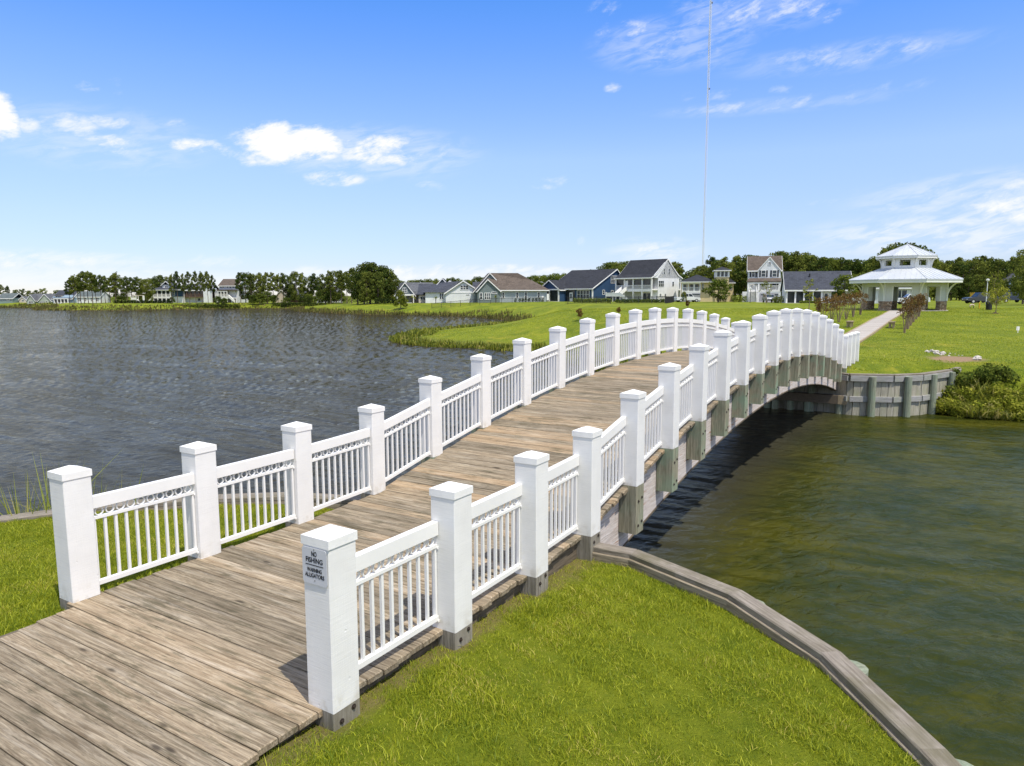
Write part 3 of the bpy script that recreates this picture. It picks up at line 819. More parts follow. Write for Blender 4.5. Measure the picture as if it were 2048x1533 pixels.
def panel(s0, s1, t, single):
    z0_, z1_ = zd(s0), zd(s1)
    mid = (s0 + s1) / 2; m = (z1_ - z0_) / (s1 - s0)
    half = (s1 - s0) / 2 - PW
    P_ = empty('railing_panel', (mid, -t, (z0_ + z1_) / 2), 0, BR)
    h = half - .004
    B().add(*sheared_bar(-h, h, -.032, .032, RAIL_H - .115, RAIL_H, m)).obj('top_rail', M['paint'], P_)
    B().add(*sheared_bar(-h, h, -.020, .020, RAIL_H - .228, RAIL_H - .200, m)).obj('middle_rail', M['paint'], P_)
    B().add(*sheared_bar(-h, h, -.022, .022, .075, .118, m)).obj('bottom_rail', M['paint'], P_)
    br = B()
    for sx_ in (-1, 1):
        for zz in (.062, RAIL_H - .242):
            br.box(sx_ * h - .012, sx_ * h + .012, -.026, .026, zz + m * sx_ * h, zz + .02 + m * sx_ * h)
    tag(br.obj('rail_brackets', M['cap'], P_), kind='stuff')
    n = 11; sp = (2 * half - .04) / (n - 1) if half > .5 else .107
    xs = [-half + .02 + sp * k_ for k_ in range(n)]
    if single:
        for x in xs:
            o = link('baluster', bal_me, P_); o.location = (x, 0, bal_h0 + m * x)
        for x in xs[:-1]:
            xx = x + sp / 2
            o = link('ring', ring_me, P_); o.location = (xx, 0, RAIL_H - .1575 + m * xx)
    else:
        bb = B(); rr = B()
        for x in xs: bb.box(x - .0125, x + .0125, -.0125, .0125, bal_h0 + m * x, bal_h1 + .012 + m * x)
        rv, rf = ring_verts(n=10)
        for x in xs[:-1]:
            xx = x + sp / 2
            rr.add([(a + xx, b, c + RAIL_H - .1575 + m * xx) for a, b, c in rv], rf)
        tag(bb.obj('balusters', M['paint'], P_), kind='stuff'); tag(rr.obj('rings', M['paint'], P_), kind='stuff')
for i in range(22):
    panel(S_R[i], S_R[i + 1], -.07, i < 6)
    panel(S_L[i], S_L[i + 1], -BW + .06, i < 7)

# timbers below the deck
def loft(name, s0, s1, n, t0, t1, top, bot, mat):
    b = B(); vs_ = []; fs_ = []
    for j in range(n + 1):
        s = s0 + (s1 - s0) * j / n; z = zd(s)
        vs_ += [(s, -t0, z + bot), (s, -t1, z + bot), (s, -t1, z + top), (s, -t0, z + top)]
    for j in range(n):
        for q in range(4): fs_.append((4 * j + q, 4 * j + (q + 1) % 4, 4 * (j + 1) + (q + 1) % 4, 4 * (j + 1) + q))
    fs_ += [(3, 2, 1, 0), (4 * n, 4 * n + 1, 4 * n + 2, 4 * n + 3)]
    b.add(vs_, fs_)
    return b.obj(name, mat, BR)
BS0, BS1 = 4.40, 26.2
for (ta, tb) in ((-.131, -.30), (-BW + .131, -BW + .30), (-1.62, -1.79)):
    loft('arch_beam', BS0, BS1, 44, ta, tb, -.165, -.915, M['beam'])
loft('beam_shoe', BS0, BS1, 44, -.118, -.315, -.917, -.942, M['joist'])
loft('beam_shoe', BS0, BS1, 44, -BW + .118, -BW + .315, -.917, -.942, M['joist'])
for ta, tb in ((-.045, -.12), (-BW + .075, -BW + .15)):
    loft('nailer', 4.4, 26.2, 44, ta, tb, -.048, -.105, M['edge'])
for ta, tb in ((-.10, -.28), (-BW + .10, -BW + .28), (-1.62, -1.74)):
    loft('joist', 4.4, 26.2, 44, ta, tb, -.107, -.163, M['joist'])
for s0, s1 in ((-3.3, 4.35), (26.25, 31.2)):
    loft('approach_beam', s0, s1, 10, -.062, -.126, -.050, -.42, M['joist'])
    loft('approach_beam', s0, s1, 10, -BW + .14, -BW + .20, -.050, -.42, M['joist'])
for s in (25.95, 4.55):
    b = B(); b.box(s - .14, s + .14, .02, BW + .30, -1.30, -.98); b.obj('bearing_cap', M['joist'], BR); B().box(s - .145, s + .145, -.30, .019, -1.305, -.975).obj('bearing_end', M['benchw'], BR)  # shade painted as dark wood along the bearing, its lit end as pale wood
    for t in (.02, -1.1, -2.3, -BW - .02):
        B().tube([(s, -t, -2.6), (s, -t, -1.30)], [.13, .125], 10).obj('pile', M['pile'], BR, smooth=False)

# warning sign screwed to the first right post
SG = empty('warning_sign', (0, 0, 0))
tag(SG, 'silver no fishing and alligator warning sign on the near right post', 'sign')
sgx, sgy = bw(S_R[0] - PW - .004, 0)
SG.location = (sgx, sgy, 1.032 + zd(S_R[0]))
SG.rotation_euler = (0, 0, -BH)      # local -Y faces down the bridge towards the viewer
def rounded(w, h, r, n=5):
    pts = []
    for cx, cz, a0 in ((w / 2 - r, h / 2 - r, 0), (-w / 2 + r, h / 2 - r, 90), (-w / 2 + r, -h / 2 + r, 180), (w / 2 - r, -h / 2 + r, 270)):
        for j in range(n + 1):
            a = rad(a0 + 90 * j / n); pts.append((cx + r * math.cos(a), cz + r * math.sin(a)))
    return pts
SW, SHH = .232, .255
B().prism([(x, -.005, z) for x, z in rounded(SW, SHH, .020)], (0, .004, 0)).obj('sign_panel', M['signface'], SG)
def text(body, size, z, width):
    cu = bpy.data.curves.new('lettering', 'FONT')
    cu.body = body; cu.align_x = 'CENTER'; cu.align_y = 'CENTER'; cu.size = size; cu.extrude = .0006; cu.offset = .0008; cu.resolution_u = 3
    o = bpy.data.objects.new('lettering', cu); COL.objects.link(o); o.parent = SG
    o.location = (0, -.0062, z); o.rotation_euler = (math.pi / 2, 0, 0)
    cu.materials.append(M['ink'])
    bpy.context.view_layer.update()
    me = bpy.data.meshes.new_from_object(o.evaluated_get(bpy.context.evaluated_depsgraph_get()))
    k = width / max(o.dimensions.x, .01)
    bpy.data.objects.remove(o)
    o = link('lettering', me, SG); o.location = (0, -.0062, z); o.rotation_euler = (math.pi / 2, 0, 0); o.scale = (k, 1, 1)
text('NO', .050, .086, .050); text('FISHING', .050, .041, .160)
B().box(-.084, .084, -.0068, -.0052, .0060, .0115).obj('rule_line', M['ink'], SG)
text('WARNING', .040, -.027, .140); text('ALLIGATORS', .040, -.066, .184)
for zz in (.117, -.100):
    B().tube([(0, -.005, zz), (0, -.008, zz)], [.004, .003], 8).obj('screw', M['bolt'], SG)

# ------------------------------------------------------------------ timber retaining walls
def offset_line(pts, d):
    out = []
    for i, p in enumerate(pts):
        a = Vector(pts[max(i - 1, 0)]); b = Vector(pts[min(i + 1, len(pts) - 1)])
        t = (b - a).normalized(); n = Vector((t.y, -t.x))
        out.append((p[0] + n.x * d, p[1] + n.y * d))
    return out
def bar_between(p, q, d0, d1, z0, z1, name, mat, parent, gap=.006, chamf=.012):
    p = Vector((*p, 0)); q = Vector((*q, 0)); L = (q - p).length - gap
    b = B(); c = chamf
    prof = [(d0, z0), (d1, z0), (d1, z1 - c), (d1 - c, z1), (d0 + c, z1), (d0, z1 - c)]
    b.prism([(-L / 2, y, z) for y, z in prof], (L, 0, 0))
    o = b.obj(name, mat, parent)
    m = (p + q) / 2
    o.location = (m.x, m.y, 0); o.rotation_euler = (random.uniform(-.006, .006), 0, math.atan2(q.y - p.y, q.x - p.x))
    return o
def resample(pts, step):
    out = [Vector(pts[0])]; acc = 0
    for a, b in zip(pts[:-1], pts[1:]):
        a, b = Vector(a), Vector(b); L = (b - a).length; pos = step - acc
        while pos <= L:
            out.append(a + (b - a) * pos / L); pos += step
        acc = (acc + L) % step if True else 0
    return out
# outer (water) side is to the left of travel for lists ordered as below (positive local y = left)
def wall(label, line, cap_z, boards, group=None, front=1, piles=(), lower=True, cap_w=.13, wales=True):
    W_ = empty('retaining_wall', (0, 0, 0)); tag(W_, label, 'retaining wall', group)
    for a, b in zip(line[:-1], line[1:]):
        a_, b_ = Vector(a), Vector(b); n = max(1, round((b_ - a_).length / 3.2))
        for k in range(n):
            p = a_ + (b_ - a_) * (k / n); q = a_ + (b_ - a_) * ((k + 1) / n)
            e = (q - p).normalized() * .02
            bar_between(p - e * .6, q + e * .6, -cap_w, cap_w, cap_z - .062, cap_z + random.uniform(-.003, .003), 'cap_board', M['capboard'], W_, .004)
            bar_between(p, q, -front * .115, -front * .055, cap_z - .20, cap_z - .064, 'inner_wale', M['edge'], W_, .01, .008)
            if wales:
                y0_, y1_ = sorted((front * .05, front * .12))
                bar_between(p, q, y0_, y1_, cap_z - .27, cap_z - .066, 'wale', M['sheet_x'], W_, .01, .008)
                bar_between(p, q, y0_, y1_, cap_z - 1.04, cap_z - .84, 'wale', M['sheet_x'], W_, .01, .008)
    pts = resample(line, .24 if boards else .5)
    for p, q in zip(pts[:-1], pts[1:]):
        bar_between(p, q, -.045, .045 + random.uniform(-.006, .006), -2.6, cap_z - .064, 'sheet_board', M['sheet'], W_, .012, .004)
    for (x, y) in piles:
        pz = cap_z - .085
        B().tube([(0, 0, -2.7), (0, 0, pz)], [.135, .125], 12).obj('pile', M['pile'], W_, (x, y, 0))
    return W_
M['sheet_x'] = mat_old_wood('grey wale timber', (.44, .43, .42), (.24, .23, .215), (.27, .29, .23), axis='x')
nr = offset_line(wall_near_r, -.02)
wall('grey timber retaining wall curving along the right edge of the near grass bank', [(.99, 8.13)] + wall_near_r[1:], -.13, False, front=1, piles=[(1.54, 7.84), (2.36, 6.68), (2.765, 5.47), (2.855, 4.20), (2.87, 2.9)], cap_w=.092)
wall('grey timber retaining wall behind the left railing at the near bank', wall_near_l, -.15, False, front=1, cap_w=.12, piles=[(-4.6, 10.55), (-6.2, 10.0)])
wall('timber retaining wall under the near end of the footbridge', [bw(4.32, -3.45), bw(4.36, -.05)], -.45, False, front=1, cap_w=.07, wales=False)
wall('bowed grey timber retaining wall below the far lawn beside the bridge end', wall_far, -.13, True, front=-1, cap_w=.10,
     piles=[(13.30, 26.02), (14.62, 26.02), (15.95, 26.70), (17.15, 27.55), bw(26.05, -1.0), bw(26.05, -1.75), bw(26.05, -2.6)])
# ------------------------------------------------------------------ vegetation meshes
def blades(name, bx, by, bz, h, w, mat, lean=.35, rs=RS, simple_=False, droop=.5):
    """grass blades: two triangles to the middle and one to the tip, or one triangle each"""
    n = len(bx); ang = rs.uniform(0, 2 * np.pi, n); la = rs.uniform(0, 2 * np.pi, n); ll = np.abs(rs.normal(0, lean, n)) * h
    cx, sx_ = np.cos(ang), np.sin(ang); dx, dy = np.cos(la) * ll, np.sin(la) * ll
    r = rs.uniform(0, 1, n)
    if simple_:
        v = np.empty((n, 3, 3))
        v[:, 0] = np.column_stack([bx - cx * w / 2, by - sx_ * w / 2, bz]); v[:, 1] = np.column_stack([bx + cx * w / 2, by + sx_ * w / 2, bz])
        v[:, 2] = np.column_stack([bx + dx, by + dy, bz + h])
        f = np.arange(3 * n).reshape(n, 3)
        return np_mesh(name, v.reshape(-1, 3), f, mat, attr=np.repeat(r, 3))
    v = np.empty((n, 5, 3)); mz = bz + h * .6
    v[:, 0] = np.column_stack([bx - cx * w / 2, by - sx_ * w / 2, bz]); v[:, 1] = np.column_stack([bx + cx * w / 2, by + sx_ * w / 2, bz])
    v[:, 2] = np.column_stack([bx + dx * droop - cx * w * .4, by + dy * droop - sx_ * w * .4, mz]); v[:, 3] = np.column_stack([bx + dx * droop + cx * w * .4, by + dy * droop + sx_ * w * .4, mz])
    v[:, 4] = np.column_stack([bx + dx * 1.5, by + dy * 1.5, bz + h])
    b = (np.arange(n) * 5)[:, None]
    f = np.concatenate([b + np.array([[0, 1, 3]]), b + np.array([[0, 3, 2]]), b + np.array([[2, 3, 4]])])
    return np_mesh(name, v.reshape(-1, 3), f, mat, attr=np.repeat(r, 5))

def in_view(x, y, z, margin=60):
    dz = z - CAM_Z; cp, sp = math.cos(PITCH), math.sin(PITCH)
    fw = y * cp - dz * sp; up = y * sp + dz * cp
    u = 1024 + F_PX * x / np.maximum(fw, .01); v = 766.5 - F_PX * up / np.maximum(fw, .01)
    return (fw > .2) & (u > -margin) & (u < 2048 + margin) & (v > -margin) & (v < 1533 + margin)

# near lawn blades (a wider view margin, so that a step to the side still sees grass)
def near_grass(n, dens_fun, hr, wr, name, simple_=False):
    x = RS.uniform(-11, 2.75, n); y = RS.uniform(1.0, 10.4, n)
    s_, t_ = to_st(x, y)
    ok = inside(near_poly, x, y) & ((t_ > -.10) | (t_ < -3.28))
    zz = ground_near(x, y)
    ok &= in_view(x, y, zz, 500)
    x, y, zz, s_, t_ = x[ok], y[ok], zz[ok], s_[ok], t_[ok]
    keep = RS.uniform(0, 1, len(x)) < dens_fun(x, y, s_, t_)
    x, y, zz, t_ = x[keep], y[keep], zz[keep], t_[keep]
    clump = .80 + .30 * np.sin(x * 5.1 + 2 * np.sin(y * 3.3)) * np.cos(y * 4.7 + np.sin(x * 6.1)) + .25 * np.sin(x * 17 + y * 11)
    h = RS.uniform(*hr, len(x)) * np.clip(clump, .45, 1.4); w = RS.uniform(*wr, len(x))
    return blades(name, x, y, zz - .006, h, w, M['blade'], .65, droop=.35, simple_=simple_)
def dens(x, y, s_, t_):
    bare = np.clip((t_ - .03) / .22, .38, 1) * np.clip(.72 + .5 * np.sin(x * 1.9 + np.sin(y * 1.3) * 1.5) * np.sin(y * 2.1 + x), .35, 1)
    for i in range(4):
        d = np.hypot(s_ - S_R[i], t_)
        bare = np.minimum(bare, np.clip((d - .12) / .22, .12, 1))
    bare = np.where(t_ < -3, np.clip((-3.3 - t_) / .1, .3, 1), bare)
    return bare
go = empty('grass')
tag(go, 'short sunlit grass growing on the near bank on both sides of the bridge', 'grass', kind='stuff')
tag(link('short_blades', near_grass(1900000, dens, (.018, .045), (.004, .007), 'short_blades', True), go), kind='stuff')
tag(link('long_blades', near_grass(420000, dens, (.028, .066), (.0035, .0062), 'long_blades'), go), kind='stuff')

# lawn tufts on the far bank, thinning with distance
n = 330000
y = 25 + 60 * RS.uniform(0, 1, n) ** 1.7; x = RS.uniform(-12, 62, n)
ok = inside(far_poly, x, y)
x, y = x[ok], y[ok]
sd_ = shore_dist(x, y); s_, t_ = to_st(x, y)
ok = (sd_ > .5) & ~((t_ > -2.7) & (t_ < -.7) & (s_ > 26)) & ~((t_ > -3.5) & (t_ < .1) & (s_ < 31.5)) & (in_view(x, y, 0 * x, 300))
ok &= ~(np.hypot((x - 19.4) * .7, (y - 31) * .5) < .8)
ok &= to_st(x, y)[0] > 26.4
x, y = x[ok], y[ok]
h = RS.uniform(.02, .055, len(x)) * (1 + y * .004); w = RS.uniform(.02, .04, len(x)) * (1 + y * .008)
o = link('lawn_tufts', blades('lawn_tufts', x, y, ground_far(x, y) - .01, h, w, M['blade'], .5, simple_=True))
tag(o, 'sunlit lawn grass growing on the far bank beyond the footbridge', 'grass', kind='stuff')

# marsh grass along the natural shore
def reed_band(name, label, pts, dens_, inland, hr, wr, mat, out=.25, lean=.3, simple_=False, side=1):
    X, Y = [], []
    for a, b in zip(pts[:-1], pts[1:]):
        L = math.hypot(b[0] - a[0], b[1] - a[1]); nx, ny = (b[1] - a[1]) / L * side, -(b[0] - a[0]) / L * side
        wob = RS.uniform(.55, 1.25)
        m = max(1, int(L * (inland + out) * dens_)); u = RS.uniform(0, 1, m); d = -out + (inland * wob + out) * RS.uniform(0, 1, m) ** 1.3
        X.append(a[0] + (b[0] - a[0]) * u + nx * d); Y.append(a[1] + (b[1] - a[1]) * u + ny * d)
    X = np.concatenate(X); Y = np.concatenate(Y)
    zz = np.maximum(ground_far(X, Y), WATER_Z - .1)
    pat = .7 + .35 * np.sin(X * 1.1 + np.sin(Y * .9) * 2) * np.cos(Y * .8) + .2 * np.sin(X * 3.1 + Y * 2.2)
    h = RS.uniform(*hr, len(X)) * np.clip(pat, .35, 1.25); w = RS.uniform(*wr, len(X))
    o = link(name, blades(name, X, Y, zz - .03, h, w, mat, lean, simple_=simple_))
    return tag(o, label, 'marsh grass', kind='stuff')
i0 = min(range(len(nat2)), key=lambda i: math.hypot(nat2[i][0] + 12.4, nat2[i][1] - 72.9))
i1 = min(range(len(nat2)), key=lambda i: math.hypot(nat2[i][0] + 1.3, nat2[i][1] - 113))
i2 = min(range(len(nat2)), key=lambda i: math.hypot(nat2[i][0] + 76, nat2[i][1] - 249))
# land lies to the right of travel along nat2 (side=+1 -> right normal)
reed_band('marsh_grass', 'olive marsh grass fringing the water on the near side of the grassy point', nat2[:i0 + 1], 60, 2.0, (.24, .62), (.06, .14), M['reed'])
reed_band('marsh_grass', 'olive marsh grass on the far side of the grassy point along the inlet', nat2[i0:i1 + 1], 22, 3.8, (.25, .65), (.09, .20), M['reed'])
reed_band('marsh_grass', 'brown green marsh grass along the bank beyond the inlet', nat2[i1:i2 + 1], 7.0, 4.2, (.45, 1.15), (.12, .26), M['reed_far'], simple_=True)
reed_band('marsh_grass', 'marsh grass along the far left shore below the pines', [p for p in nat2[i2:] if p[0] > -330], 2.4, 9, (.4, .95), (.22, .5), M['reed_far'], simple_=True)
reed_band('marsh_grass', 'tangled grass and weeds at the water edge right of the bowed wall', [p for p in nat1 if p[0] < 27], 520, 1.4, (.28, .60), (.025, .06), M['shrub'], out=.2, lean=.55)

def leaf_cloud(n, blobs, size, seed, flat=.0):
    rs = np.random.RandomState(seed); V = []; A = []
    tot = sum(b[3] * b[4] * b[5] for b in blobs) ** 1.0
    for (cx, cy, cz, rx, ry, rz) in blobs:
        k = max(3, int(n * rx * ry * rz / tot))
        d = rs.normal(size=(k, 3)); d /= np.linalg.norm(d, axis=1)[:, None]
        rr = rs.uniform(.15, 1, k) ** .42
        p = np.array([cx, cy, cz]) + d * rr[:, None] * np.array([rx, ry, rz])
        nrm = d + rs.normal(0, .75, (k, 3)); nrm /= np.linalg.norm(nrm, axis=1)[:, None]
        up = rs.normal(size=(k, 3)); a = np.cross(nrm, up); a /= np.linalg.norm(a, axis=1)[:, None]; b = np.cross(nrm, a)
        sz = size * rs.uniform(.55, 1.35, k)[:, None]
        q = np.stack([p - a * sz, p + b * sz * .62, p + a * sz, p - b * sz * .62], 1)
        V.append(q.reshape(-1, 3)); A.append(np.repeat(rs.uniform(0, 1, k), 4))
    V = np.concatenate(V); A = np.concatenate(A)
    return V, np.arange(len(V)).reshape(-1, 4), A
def leafy(name, n, blobs, size, seed, mat):
    v, f, a = leaf_cloud(n, blobs, size, seed)
    return np_mesh(name, v, f, mat, attr=a)

def tree_parts(kind, seed):
    """returns crown mesh, trunk mesh for a tree about 1 unit per metre"""
    rs = random.Random(seed); blobs = []; tb = B()
    if kind == 'pine':          # tall loblolly pine, 15 m, bare lower trunk, cloudlike clumps
        H = 15; pts = [(0, 0, -.4)]
        for z in (3, 6, 9, 12, 14): pts.append((rs.uniform(-.25, .25), rs.uniform(-.25, .25), z))
        tb.tube(pts, [.24, .20, .17, .14, .09, .04], 7)
        m = rs.randint(14, 19)
        for i in range(m):
            a = i * 2.4 + rs.uniform(-.4, .4); f = (i + .5) / m; z = 6.2 + 8.2 * f + rs.uniform(-.4, .4)
            R = (2.9 * math.sin(math.pi * (.22 + .73 * f)) ** .8) * rs.uniform(.45, 1.0)
            if f > .92: R *= .3
            x, y_ = R * math.cos(a), R * math.sin(a); r = rs.uniform(.85, 1.45)
            blobs.append((x, y_, z, r, r, r * rs.uniform(.55, .75)))
            if rs.random() < .5: blobs.append((x + rs.uniform(-1, 1), y_ + rs.uniform(-1, 1), z + rs.uniform(.3, .8), r * .55, r * .55, r * .45))
            tb.tube([(0, 0, z - .9), (x * .6, y_ * .6, z - .35), (x, y_, z)], [.07, .05, .02], 4)
        return blobs, tb, 3300, .24
    if kind == 'dense':         # full pine or oak with foliage almost to the ground
        tb.tube([(0, 0, -.4), (.1, 0, 3), (0, .1, 8), (0, 0, 11)], [.28, .22, .14, .05], 7)
        m = 26
        for i in range(m):
            a = i * 2.4 + rs.uniform(-.4, .4); f = (i + .5) / m; z = 1.6 + 10.4 * f
            R = 3.6 * math.sin(math.pi * (.18 + .72 * f)) ** .7 * rs.uniform(.45, 1.0)
            r = rs.uniform(1.0, 1.75)
            x, y_ = R * math.cos(a), R * math.sin(a)
            blobs.append((x, y_, z, r, r, r * rs.uniform(.6, .85)))
            tb.tube([(0, 0, z - 1.0), (x, y_, z)], [.06, .02], 4)
        return blobs, tb, 4200, .25
    if kind == 'round':         # low rounded broadleaf
        tb.tube([(0, 0, -.3), (0, .05, 1.4), (0, 0, 4.0)], [.14, .11, .04], 7)
        m = 18
        for i in range(m):
            a = i * 2.4; f = (i + .5) / m; z = 1.2 + 4.2 * f
            R = 2.1 * math.sin(math.pi * (.2 + .72 * f)) ** .8 * rs.uniform(.4, 1.0); r = rs.uniform(.6, 1.0)
            x, y_ = R * math.cos(a), R * math.sin(a)
            blobs.append((x, y_, z, r, r, r * .8)); tb.tube([(0, 0, z - .6), (x, y_, z)], [.04, .015], 4)
        return blobs, tb, 3000, .15
wb = []; rsw = random.Random(9)
for k in range(90):
    x = 16.3 + (3.2 * rsw.random() if k < 70 else 3.2 + 6 * rsw.random()); dy = rsw.uniform(-.1, 1.5) * (1 if x < 17.6 else .75); y_ = np.interp(x, [16.2, 16.9, 18.3, 25], [26.6, 25.7, 25.2, 24.4]) + dy
    z = float(ground_far(x, y_)[0]); r_ = rsw.uniform(.20, .42)
    wb.append((x, y_, z + rsw.uniform(.0, .34), r_, r_, r_ * .8))
o = link('weeds', leafy('weeds', 11000, wb, .055, 21, M['weed']))
tag(o, 'yellow green leafy weeds at the water edge right of the bowed wall', 'weeds', kind='stuff')
TREES = {}
for kind, mats in (('pine', 'pine'), ('dense', 'pine'), ('dense_leaf', 'leaf'), ('round', 'leaf'), ('round_y', 'leaf_y')):
    k = kind.split('_')[0]; out = []
    for sd in range(5 if kind == 'pine' else 3):
        blobs, tb, n, sz = tree_parts(k, sd * 13 + len(kind))
        out.append((leafy('crown', n, blobs, sz, sd + 3, M[mats]), tb.mesh('trunk', M['bark'])))
    TREES[kind] = out
TREE_H = dict(pine=15.2, dense=13.2, dense_leaf=13.2, round=6.1, round_y=6.1)
def X_at(u, D): return (u - 1024) / F_PX * (D * math.cos(PITCH) - (-CAM_Z) * math.sin(PITCH))
def Z_at(v, D): return CAM_Z + D * math.tan(-PITCH - math.atan((v - 766.5) / F_PX))
def gz(x, D): return float(ground_far(x, D)[0])
tcount = 0
def tree(u, vtop, D, kind, label, group, wide=1.0, name=None):
    global tcount
    x = X_at(u, D); z0_ = gz(x, D); H = max(Z_at(vtop, D) - z0_, 1.5)
    cm, tm = TREES[kind][tcount % len(TREES[kind])]; tcount += 1
    t = empty(name or ('pine_tree' if kind in ('pine', 'dense') else 'broadleaf_tree'), (x, D, z0_), random.uniform(0, 6.28))
    k = H / TREE_H[kind]
    t.scale = (k * wide * random.uniform(.92, 1.1), k * wide * random.uniform(.92, 1.1), k)
    link('crown', cm, t); link('trunk', tm, t)
    tag(t, label, 'tree', group)
    return t
G = 'pines behind the right hand houses'
far_left = 'dark pines beyond the farthest houses at left'
for (u, v, w) in [(4, 566, 1), (17, 570, .9), (34, 576, 1), (47, 574, 1), (60, 578, 1), (74, 577, 1), (88, 573, 1.1), (103, 584, 1), (116, 577, 1), (127, 580, 1)]:
    tree(u, v, 335 + random.uniform(-8, 15), 'dense' if u > 20 else 'pine', 'dark rounded pine beyond the farthest small houses at left', far_left, w)
g2 = 'tall pines in the grove on the left shore'
for (u, v, D) in [(140, 558, 252), (149, 549, 246), (157, 552, 250), (163, 544, 254), (170, 541, 247), (178, 541, 252), (186, 543, 246), (193, 548, 256), (203, 547, 248), (212, 550, 258)]:
    tree(u, v, D, 'pine', 'tall bare trunked pine in the leftmost shore grove', g2, .86)
g3 = 'pines in the wood behind the playset'
for (u, v, D) in [(222, 553, 268), (233, 544, 262), (244, 551, 272), (255, 550, 264), (265, 553, 275), (275, 552, 268), (285, 553, 280), (296, 552, 270), (308, 553, 290), (321, 546, 284), (332, 549, 290)]:
    tree(u, v, D, 'dense' if random.random() < .6 else 'pine', 'pine in the dense wood behind the white playset', g3, .95)
g4 = 'thin pines standing before the screened porch house'
for (u, v, D) in [(345, 548, 258), (356, 541, 254), (368, 545, 258), (380, 542, 252), (393, 541, 257), (405, 543, 254), (417, 541, 258), (427, 548, 260)]:
    tree(u, v, D, 'pine', 'thin tall pine before the white porch houses', g4, .62)
g5 = 'pines in the row right of the brown roofed house'
for (u, v, D) in [(482, 544, 262), (492, 541, 266), (503, 545, 260), (516, 541, 264), (524, 546, 270), (536, 544, 262), (547, 544, 268), (557, 548, 260), (568, 545, 264), (582, 543, 262), (594, 539, 258), (605, 545, 266), (618, 548, 262), (629, 546, 258), (640, 552, 264)]:
    tree(u, v, D, 'pine' if u % 3 else 'dense', 'pine in the row right of the brown roofed house', g5, .82)
g6 = 'pines left of the big broad tree'
for (u, v, D) in [(651, 544, 232), (662, 541, 226), (673, 538, 230), (684, 540, 222), (694, 541, 226), (704, 537, 220)]:
    tree(u, v, D, 'dense' if u % 2 else 'pine', 'pine directly left of the big broad tree', g6, .85)
g7 = 'pines that make up the biggest clump'
for (u, v, D, w) in [(716, 531, 206, 1.0), (729, 524, 202, 1.05), (741, 520, 200, 1.1), (752, 521, 204, 1.0), (765, 527, 202, 1.0), (776, 532, 206, .95), (785, 540, 204, .8), (735, 540, 196, .9), (757, 540, 196, .9)]:
    tree(u, v, D, 'dense', 'big pine in the tallest clump left of the houses', g7, w)
# shrubs and undergrowth under the left groves
for (u, v, D) in [(345, 592, 262), (437, 590, 252), (448, 594, 250), (520, 585, 256), (535, 580, 258), (548, 588, 258), (572, 593, 252), (640, 580, 248), (652, 578, 246), (668, 582, 240), (684, 582, 236), (617, 586, 256), (506, 588, 256)]:
    tree(u, v, D, 'round', 'dark round shrub under the shoreline pines', 'shrubs under the shoreline pines', 1.3, 'shrub')
g8 = 'distant tree line behind the grey houses'
for u in range(790, 1200, 11):
    v = np.interp(u, [790, 830, 880, 940, 1000, 1050, 1080, 1110, 1150, 1200], [560, 559, 556, 554, 551, 551, 549, 546, 544, 540]) + random.uniform(-3, 4)
    tree(u, v, 330 + random.uniform(-20, 30) if u < 1040 else 270 + random.uniform(-15, 15), 'dense' if u < 1040 else 'dense_leaf', 'distant tree in the line behind the grey and blue houses', g8, 1.05)
for (u, v) in [(1207, 527), (1216, 523), (1226, 521), (1237, 521), (1249, 520), (1262, 519), (1276, 519), (1290, 520)]:
    tree(u, v, 225 + random.uniform(-8, 12), 'dense', 'dark pine behind the two storey white house', 'dark pines behind the two storey white house')
for (u, v, k) in [(1336, 530, 'dense'), (1347, 525, 'pine'), (1357, 527, 'pine'), (1366, 546, 'dense_leaf'), (1377, 541, 'dense'), (1389, 534, 'dense'), (1400, 530, 'dense'), (1412, 527, 'dense'), (1423, 515, 'pine'), (1434, 519, 'dense'), (1446, 514, 'pine'), (1457, 521, 'dense'), (1469, 513, 'pine'), (1480, 508, 'dense'), (1491, 507, 'dense')]:
    tree(u, v, 228 + random.uniform(-12, 12), k, 'pine in the wood behind the yellow house', 'pines behind the yellow house')
for u in range(1500, 1745, 10):
    v = np.interp(u, [1500, 1540, 1560, 1585, 1610, 1650, 1690, 1745], [512, 511, 502, 505, 506, 513, 519, 519]) + random.uniform(-4, 5)
    tree(u, v, 225 + random.uniform(-14, 14), random.choice(['dense', 'dense', 'dense_leaf', 'pine']), 'pine in the wood behind the three storey white house', 'pines behind the three storey white house')
for u in range(1505, 1760, 22):
    tree(u, 545 + random.uniform(-6, 6), 205 + random.uniform(-5, 5), 'dense_leaf', 'lower leafy tree along the edge of the right hand wood', 'lower trees along the right hand wood')
for (u, v, w) in [(1751, 510, 1), (1764, 500, .9), (1776, 492, 1), (1790, 483, 1), (1802, 482, 1), (1813, 484, .95), (1826, 494, .9), (1840, 497, .9)]:
    tree(u, v, 190 + random.uniform(-5, 5), 'dense' if u != 1764 else 'pine', 'tall pine rising behind the pavilion roof', 'tall pines behind the pavilion', w)
for u in range(1852, 2060, 10):
    v = np.interp(u, [1852, 1875, 1885, 1900, 1920, 1935, 1955, 1985, 2010, 2030, 2060], [512, 522, 530, 517, 520, 516, 514, 515, 521, 513, 510]) + random.uniform(-3, 4)
    tree(u, v, 205 + random.uniform(-14, 14), random.choice(['dense', 'dense', 'pine']), 'pine in the wood behind the parked pickup', 'pines behind the parked pickup')
for u in range(1850, 2050, 17):
    tree(u, 556 + random.uniform(-10, 8), 178 + random.uniform(-6, 6), 'dense', 'dark low tree at the wood edge behind the parked pickup', 'dark low trees behind the parked pickup', 1.1)
tree(2044, 496, 112, 'dense', 'tall dark tree at the right edge of the lawn', None, .75)
